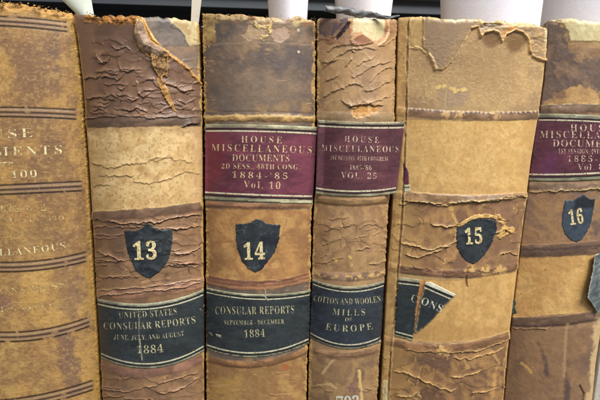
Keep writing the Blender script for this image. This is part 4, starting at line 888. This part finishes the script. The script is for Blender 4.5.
rules(b25, l25, T25b, Bo25b, ((2.9, .8, BLACK_RULE), (4.9, 1.1, CREAM_RULE)), ((-2.8, .8, BLACK_RULE), (-4.9, 1.3, CREAM_RULE)))
for body, p0, p1, sg, cap, sp in (('COTTON AND WOOLEN', (313.6, 301), (381, 301.5), 3.2, 6.2, 1.1), ('MILLS', (332.5, 314.5), (365, 315), .8, 6.4, 1.5), ('OF', (345, 321.5), (352, 321.5), .1, 4.2, 1.0), ('EUROPE', (325.5, 329.5), (372.5, 329), 2.2, 6.6, 1.4)):
    b25.text(body, p0, p1, sg, cap, GILT_BLUE, 0.00024, l25, None, sp)
num = b25.text('793', (336, 408), (360, 407), .3, 11.5, plain('white_ink', (192, 186, 168), .7, .2, 1500, .1), 0.00015, None, None, 1.0)
b25.fray('frayed_edge', [(318, 19), (336, 18.5), (352, 18.5)], 60, [(196, 160, 110), (130, 96, 76), (90, 76, 74)], (0.8, 3), 0.0006, 1.0, 8, 0.1)
b25.fray('frayed_edge', [(318.2, 17), (318, 70), (318, 120)], 130, [(208, 172, 108), (182, 142, 84), (216, 190, 130)], (1, 3.4), 0.0008, 1.4, 9, 0.3)

# volume 15: torn remains of the black label, shield, purple remnant
P15a = [(397.5, 277), (420, 279.5), (419.4, 286), (417.5, 297), (415.5, 310), (415, 324), (412.5, 341), (394.5, 336)]
P15b = [(425.5, 281.8), (431, 282), (454.5, 293.2), (449, 299.5), (440, 310), (435, 316), (431, 321.5), (424, 327.5), (416, 333.5), (414.5, 331.5), (417, 317), (420, 300)]
bl = blue(331)
def col15a(px, py):
    C = bl(px, py); v = py - (277.2 + (px - 397.5) * .12); k = base_col(px, py, [(176, 168, 136), (150, 142, 112)], 332, 6)
    m = (1 - sm(2.6, 3.2, v)); C = C + (k - C) * m[..., None]; vb = (336.5 + (px - 394.5) * .26) - py; m = (1 - sm(2.4, 3.0, vb)); return C + (k - C) * m[..., None]
def col15b(px, py):
    C = bl(px, py); v = (py - 281.2 - (px - 425.5) * .42) * .92; k = base_col(px, py, [(226, 220, 196), (206, 198, 168)], 333, 6); m = (1 - sm(2.6, 3.2, v)); C = C + (k - C) * m[..., None]
    e = poly_sd(px, py, P15b) + (fbm(px, py, 3, 338, 3) - .5) * 1.6; return mix(C, (196, 168, 120), np.exp(-(e / .8) ** 2) * .8 * (v > 3))
l15a = b15.patch('torn_black_label', P15a, col15a, 0.0002, 0.0003, LABEL, .5, 1.1)
lift15 = lambda x, y: 0.0004 + 0.0016 * np.clip((x - 420) / 35, 0, 1) ** 1.6
above15 = lambda x, y: lift15(x, y) + 0.00009
l15b = b15.patch('torn_black_label', P15b, col15b, lift15, 0.0003, LABEL, .45, 1.1)
b15.rule('black_rule', [(398, 280.6), (419.5, 283.1)], .8, BLACK_RULE, 0.00028, l15a); b15.rule('gilt_rule', [(398, 283.0), (419.2, 285.4)], 1.3, CREAM_RULE, 0.00028, l15a)
b15.rule('gilt_rule', [(395.6, 331.6), (413, 336.2)], 1.3, CREAM_RULE, 0.00028, l15a); b15.rule('black_rule', [(395.3, 333.6), (412.8, 338.2)], .8, BLACK_RULE, 0.00028, l15a)
b15.rule('black_rule', [(424.8, 284.8), (452.3, 296.0)], 1.2, BLACK_RULE, above15, l15b); b15.rule('gilt_rule', [(424.5, 287.4), (450, 298.0)], 1.5, CREAM_RULE, above15, l15b)
b15.text('C', (410.5, 301.5), (416.5, 302.8), 0, 7.6, GILT_BLUE, 0.0003, l15a)
b15.text('ONS', (420.4, 303.6), (440.2, 311.6), 0, 7.6, gilt('bright_gilt_on_black', (222, 216, 190), (120, 120, 112), .36), above15, l15b, None, 1.1)
SH15 = [(457, 224), (462, 220.5), (470, 219), (481, 218.5), (490, 219), (495.5, 221), (496, 228), (492.5, 240), (489.5, 247), (484, 255), (478, 261), (472, 264), (466, 260.5), (460, 254), (456.6, 246), (456, 234)]
s15 = b15.patch('shield_label', SH15, shieldcol(334, pale=.2), 0.00022, 0.0003, LABEL, .4, 0.9)
b15.text('15', (464.8, 244), (481.8, 243), 0, 15.5, GILT_TAN, 0.0005, s15)
b15.patch('leather_sliver', [(456, 226.5), (460, 226.8), (468, 221.5), (477, 218), (490, 217.5), (496, 219.5), (496, 216), (486, 213.5), (474, 215), (464, 220), (457, 224)], lambda x, y: base_col(x, y, [(196, 156, 94), (218, 180, 112), (166, 124, 76)], 335, 5), 0.0005, 0.0005, LEATHER, .5, .9)
b15.patch('purple_label_remnant', [(402.8, 163), (405, 165), (408.3, 171), (409, 178), (408.6, 184.5), (404, 184.5)], redcol((92, 50, 66), (80, 42, 58), None, 336), 0.00015, 0.0002, LABEL, .3, .9)
b15.patch('cream_label_remnant', [(403.6, 184.8), (410, 185), (410.5, 192), (403.6, 191.6)], lambda x, y: base_col(x, y, [(206, 198, 172), (190, 180, 150)], 337, 5) * np.where(np.abs(y - 187.2) < .5, .15, 1)[..., None], 0.00016, 0.0002, LABEL, .3, .6)
b15.fray('frayed_edge', [(400, 17), (430, 18), (450, 18.5), (490, 21), (520, 23.5), (546, 27)], 130, [(216, 186, 128), (196, 156, 98), (150, 112, 72)], (0.8, 3), 0.0006, .9, 11, 0.05)
b15.fray('frayed_edge', [(407, 20), (406, 60), (405, 120), (403, 180), (400.5, 225), (397, 270), (394, 310), (390, 350), (387, 395)], 190, [(212, 176, 116), (186, 146, 90), (150, 108, 64)], (0.7, 2.6), 0.0006, 1.1, 12, 0.2)
b15.fray('frayed_edge', [(500, 398), (503, 385), (507, 396)], 26, [(206, 160, 92), (186, 136, 72)], (2, 6), 0.001, 2.5, 13, 0.6)

# volume 16
T16, Bo16 = [(538.2, 113.8), (570, 114.2), (600, 115.6), (639, 119)], [(529, 181), (565, 181), (600, 179.6), (628, 177)]
def pur(px, py):
    C = redcol((92, 50, 60), (80, 44, 54), None, 341)(px, py); k = np.exp(-((px - 550 + (py - 160) * .1) / 9) ** 2) * sm(140, 165, py); return mix(C, (104, 52, 88), k * .6)
r16 = b16.patch('red_label', edges(T16, Bo16), framed(pur, T16, Bo16, (160, 158, 130), 3.8, 342), 0.0003, 0.0004, LABEL, .12, 1.3)
rules(b16, r16, T16, Bo16, ((4.3, 1.0, BLACK_RULE), (6.2, 1.3, CREAM_RULE)), ((-4.2, 1.1, BLACK_RULE), (-6.8, 1.5, CREAM_RULE)), None, 0.5, 0.00036)
for body, p0, p1, sg, cap, sp in (('HOUSE', (570, 130.8), (611, 131.5), 0, 6.8, 1.4), ('MISCELLANEOUS', (540, 137.8), (640, 140), -.4, 7.2, 1.35), ('DOCUMENTS', (552.5, 146.4), (622, 147.5), 0, 7.0, 1.15), ('1ST SESSION, 49TH CONG.', (558, 153.4), (618, 154), 0, 4.8, 1.1), ("1885-'86", (567, 161.5), (614, 162), 0, 6.0, 1.4), ('Vol. 8', (577, 169.8), (602.5, 170), 0, 6.4, 1.2)):
    b16.text(body, p0, p1, sg, cap, GILT_RED_FADED, 0.0004, r16, None, sp)
SH16 = [(565, 200.5), (574, 200.3), (578, 197.5), (583, 194.5), (588, 198.5), (595, 199), (593, 210), (591, 222), (587, 232), (582, 239), (577, 242), (571, 240), (565, 234), (562, 224), (562.8, 212)]
s16 = b16.patch('shield_label', SH16, shieldcol(343, (56, 64, 74), (66, 76, 86), pale=.1), 0.0002, 0.0003, LABEL, .35, 0.9)
b16.text('16', (569.5, 224.8), (583.5, 223), 0, 14.5, GILT_TAN, 0.0003, s16)
def flapcol(px, py):
    C = base_col(px, py, [(86, 93, 95), (104, 111, 111), (70, 77, 81)], 344, 10); st = fbm(px * .3 + py * .95, py * .3 - px * .95, 2.2, 345, 3, 1.0)
    ln = fbm(px - py * .2, py + px * .35, 2.4, 346, 3, 6.0); C = mix(C, (64, 70, 72), sm(.55, .75, ln) * .7); C = mix(C, (140, 145, 141), sm(.62, .8, 1 - ln) * .45)
    e = poly_sd(px, py, FL16); return mix(C, (206, 204, 192), np.exp(-(e / .7) ** 2) * .7 * (px < 596))
FL16 = [(591, 253.5), (600, 252), (618, 250), (614, 300), (600, 307), (594.5, 312), (588, 303), (581.5, 295), (584, 284), (588, 270)]
b16.patch('peeling_label_flap', FL16, flapcol, lambda x, y: 0.0006 + 0.00018 * np.clip(602 - x, 0, 20), 0.0004, LABEL, .35, 1.1)
b16.patch('label_scrap', [(512.5, 299), (514.5, 299), (516, 304), (515, 307), (517, 313.5), (511, 314)], lambda x, y: base_col(x, y, [(44, 58, 54), (70, 78, 66)], 347, 4), 0.0002, 0.0002, LABEL, .4, .8)
# ---- torn leather curling off the head of volume 13
FL13 = [(138.5, 17), (143.5, 20), (147, 30), (150.5, 39.5), (158, 45), (168, 52), (166.5, 57), (158, 60), (148, 56.5), (139.5, 48), (135.3, 39), (135.8, 28)]
def flap13(px, py):
    C = base_col(px, py, [(132, 104, 82), (156, 128, 104), (110, 84, 64)], 351, 6); e = poly_sd(px, py, FL13)
    return mix(C, (212, 162, 92), (1 - sm(.2, 2.4, -e + (fbm(px, py, 4, 352, 3) - .5) * 2)) * .95)
axis13 = [(138, 18), (140, 32), (145, 44), (155, 51), (166, 54)]
b13.patch('torn_flap', FL13, flap13, lambda x, y: 0.0005 + 0.0021 * np.clip(1 - (line_d(x, y, axis13) / 6.5) ** 2, 0, 1) ** .5 + 0.0006 * (fbm(x, y, 6, 357, 3) - .5), 0.0004, LEATHER, .8, .8)
TN13 = [(151.5, 54), (166.5, 53.5), (167.5, 64), (167, 77.5), (163.5, 75), (160, 79), (156.5, 73), (152.5, 66)]
def tongue13(px, py):
    C = base_col(px, py, [(122, 92, 62), (142, 106, 68), (104, 76, 52)], 353, 8); st = fbm(px, py, 1.8, 354, 3, .5)
    C = mix(C, (198, 150, 80), sm(.6, .8, st) * .7); C = mix(C, (70, 48, 32), sm(.6, .8, 1 - st) * .7); return mix(C, (212, 164, 90), np.exp(-(poly_sd(px, py, TN13) / .8) ** 2) * .8)
b13.patch('hanging_tongue', TN13, tongue13, lambda x, y: 0.0004 + 0.0002 * np.clip(80 - y, 0, 26) * .3, 0.0004, LEATHER, .9, .8)
SL13 = [(156, 78), (161, 77), (166, 86), (170, 96), (176, 112), (172, 110), (166, 100), (161, 90)]
b13.patch('torn_strip', SL13, lambda x, y: mix(base_col(x, y, [(150, 108, 62), (182, 134, 74), (122, 84, 50)], 355, 5), (206, 156, 86), np.exp(-(poly_sd(x, y, SL13) / .7) ** 2) * .7), lambda x, y: 0.0002 + 0.0005 * sm(156, 166, x) * (1 - sm(166, 176, x)), 0.0003, LEATHER, 1.0, .8)
GL13 = [(140.5, 17), (144, 17.5), (149, 28), (155, 38), (159.5, 43), (157, 45), (151, 40), (146, 30)]
b13.patch('curled_edge', GL13, lambda x, y: base_col(x, y, [(206, 164, 96), (188, 138, 70), (226, 190, 124)], 356, 5), lambda x, y: 0.0003 + 0.0012 * sm(0, 6, -poly_sd(x, y, GL13) * 3), 0.0004, LEATHER, .4, .8)
b13.fray('frayed_edge', [(88, 15), (100, 17.5), (112, 20), (126, 19.5), (138, 19)], 150, [(196, 140, 66), (172, 116, 50), (214, 170, 98), (122, 80, 40)], (1.5, 5), 0.0012, 2.0, 14, 0.0)
b13.fray('frayed_edge', [(165, 53), (178, 61), (188, 69), (201, 84), (202, 104)], 130, [(206, 152, 80), (186, 130, 62), (220, 180, 110)], (0.9, 3.2), 0.0008, 1.0, 15, 0.1)
b13.fray('frayed_edge', [(197, 14), (199.5, 18), (200.4, 40), (201.3, 80), (202, 130), (202.6, 200)], 170, [(206, 164, 96), (180, 136, 70), (216, 186, 124)], (1, 3.2), 0.0009, 1.3, 16, 0.3)
b13.fray('frayed_edge', [(202.6, 305), (203, 312)], 22, [(196, 168, 110), (206, 184, 130)], (1.5, 4.5), 0.001, 2.2, 17, 0.3)

# ---- pale slim volume at the far right, only a corner of it in the picture
b17 = Book('pale whitish volume whose corner shows at the lower right beside volume 16', [(654, 60), (640, 130), (626, 217), (611, 300), (605, 330), (599, 365), (594, 400)], [(720, 60), (704, 130), (688, 217), (672, 300), (655, 400)], [(656, 40), (690, 42), (722, 44)], 0.005, 0.006, f_next, PAPER, G)

# ------------------------------------------------------------------ paper slips standing up out of the books
def slip(label, l0, l1, r0, r1, yb, Y, bulge, tone, seed, marks=False, zl=0.014, bias=0.0):
    """curved paper flag: left edge through (l0,0),(l1,yb), right edge through (r0,0),(r1,yb), standing at depth Y"""
    A0 = on_plane(l0, 0.0, Y); A1 = on_plane(l1, yb, Y); B0 = on_plane(r0, 0.0, Y); B1 = on_plane(r1, yb, Y)
    n = 48; m = 12; V = []; C = []
    zt = A0[2] + 0.022; zb = min(A1[2], B1[2]) - zl
    for j in range(m):
        z = zb + (zt - zb) * j / (m - 1)
        ka = (z - A1[2]) / (A0[2] - A1[2]); kb = (z - B1[2]) / (B0[2] - B1[2])
        xa = A1[0] + (A0[0] - A1[0]) * ka; xb = B1[0] + (B0[0] - B1[0]) * kb
        for i in range(n):
            u = i / (n - 1); q = u - bias
            y = Y - bulge * (math.sqrt(max(0, 1 - (1 - u / 0.55) ** 2)) if u < 0.55 else 1 - 0.5 * ((u - 0.55) / 0.45) ** 2) if bulge else Y
            V.append((xa + (xb - xa) * u, y, z))
    Q = [(j * n + i, j * n + i + 1, (j + 1) * n + i + 1, (j + 1) * n + i) for j in range(m - 1) for i in range(n - 1)]
    V = np.array(V); base = np.array([V[:, 0].mean(), Y, zb])
    col = base_col(V[:, 0] * 2000, V[:, 2] * 2000, [tone, [c * .97 for c in tone]], seed, 30); col = np.zeros((len(V), 3)) + lin(tone) * (0.97 + 0.06 * fbm(V[:, 0] * 2000, V[:, 2] * 2000, 20, seed, 3))[:, None]
    o = mesh_np('paper_slip', V, Q, PAPER, None, col, True, base); o.location = tuple(base)
    md = o.modifiers.new('thickness', 'SOLIDIFY'); md.thickness = 0.0003; md.offset = 0
    tag(o, label, 'paper slip', 'white paper slips standing behind the spines')
    return o
slip('greenish white paper slip between volume 100 and volume 13', 62.5, 75, 92.5, 94.5, 12, 0.016, 0.003, (206, 212, 200), 401)
slip('thin paper slip seen almost edge on above volume 13, at its right edge', 191.8, 191, 201.5, 199, 20, 0.016, 0.0, (206, 196, 180), 402)
slip('curved white paper slip standing above the middle of volume 14', 268, 269, 306.5, 305.5, 18, 0.026, 0.020, (232, 226, 232), 403, bias=.18)
slip('curved white paper slip behind the dry leather curl on the narrow volume', 335, 336, 387.5, 386, 12, 0.030, 0.022, (236, 230, 232), 404, bias=.18)
slip('broad white paper slip standing above volume 15', 440.5, 441, 527, 524, 24, 0.036, 0.030, (232, 228, 238), 405, bias=.2)
slip('broad white paper slip with shaded left side above the rightmost volume', 527.5, 526, 640, 632, 19, 0.060, 0.044, (230, 226, 234), 406, bias=.22)

# ------------------------------------------------------------------ dry grey leather curl lying on the head of the narrow volume
def curl():
    pts = [(325.5, 8.5), (334, 9.5), (345, 11), (356, 13.5), (366, 14), (378, 16), (390, 17), (399, 16)]
    rnd = random.Random(5); V = []; C = []; n = 60; k = 14
    P = np.array(pts, float); s = np.r_[0, np.cumsum(np.hypot(*np.diff(P, axis=0).T))]
    for i in range(n):
        t = i / (n - 1); L = t * s[-1]; x = np.interp(L, s, P[:, 0]); y = np.interp(L, s, P[:, 1])
        Y = -0.0065 + 0.002 * math.sin(t * 5)
        c = on_plane(x, y + 0.6 * math.sin(t * 17), Y)
        r = (0.0012 * (1 - t) ** .6 + 0.0007 * math.sin(min(1, t * 1.05) * math.pi) + 0.00025)
        for j in range(k):
            a = j / k * 1.78 * math.pi + 0.6 + t * 3.2
            rr = r * (1 - 0.28 * j / k) * (1 + 0.14 * math.sin(3 * a + t * 40) + rnd.uniform(-.08, .08))
            V.append(c + np.array([0.0003 * math.sin(a * 2), math.cos(a) * rr, math.sin(a) * rr]))
            C.append(lin((112, 112, 112)) * (0.55 + 0.8 * abs(math.sin(t * 23 + j * .7))) * rnd.uniform(.8, 1.2))
    Q = [(i * k + j, i * k + j + 1, (i + 1) * k + j + 1, (i + 1) * k + j) for i in range(n - 1) for j in range(k - 1)]
    V = np.array(V); base = V.mean(0)
    o = mesh_np('leather_curl', V, Q, LEATHER, None, np.array(C), True, base); o.location = tuple(base)
    md = o.modifiers.new('thickness', 'SOLIDIFY'); md.thickness = 0.0005
    tag(o, 'dry curled strip of grey leather lying across the head of the narrow volume', 'leather scrap')
curl()
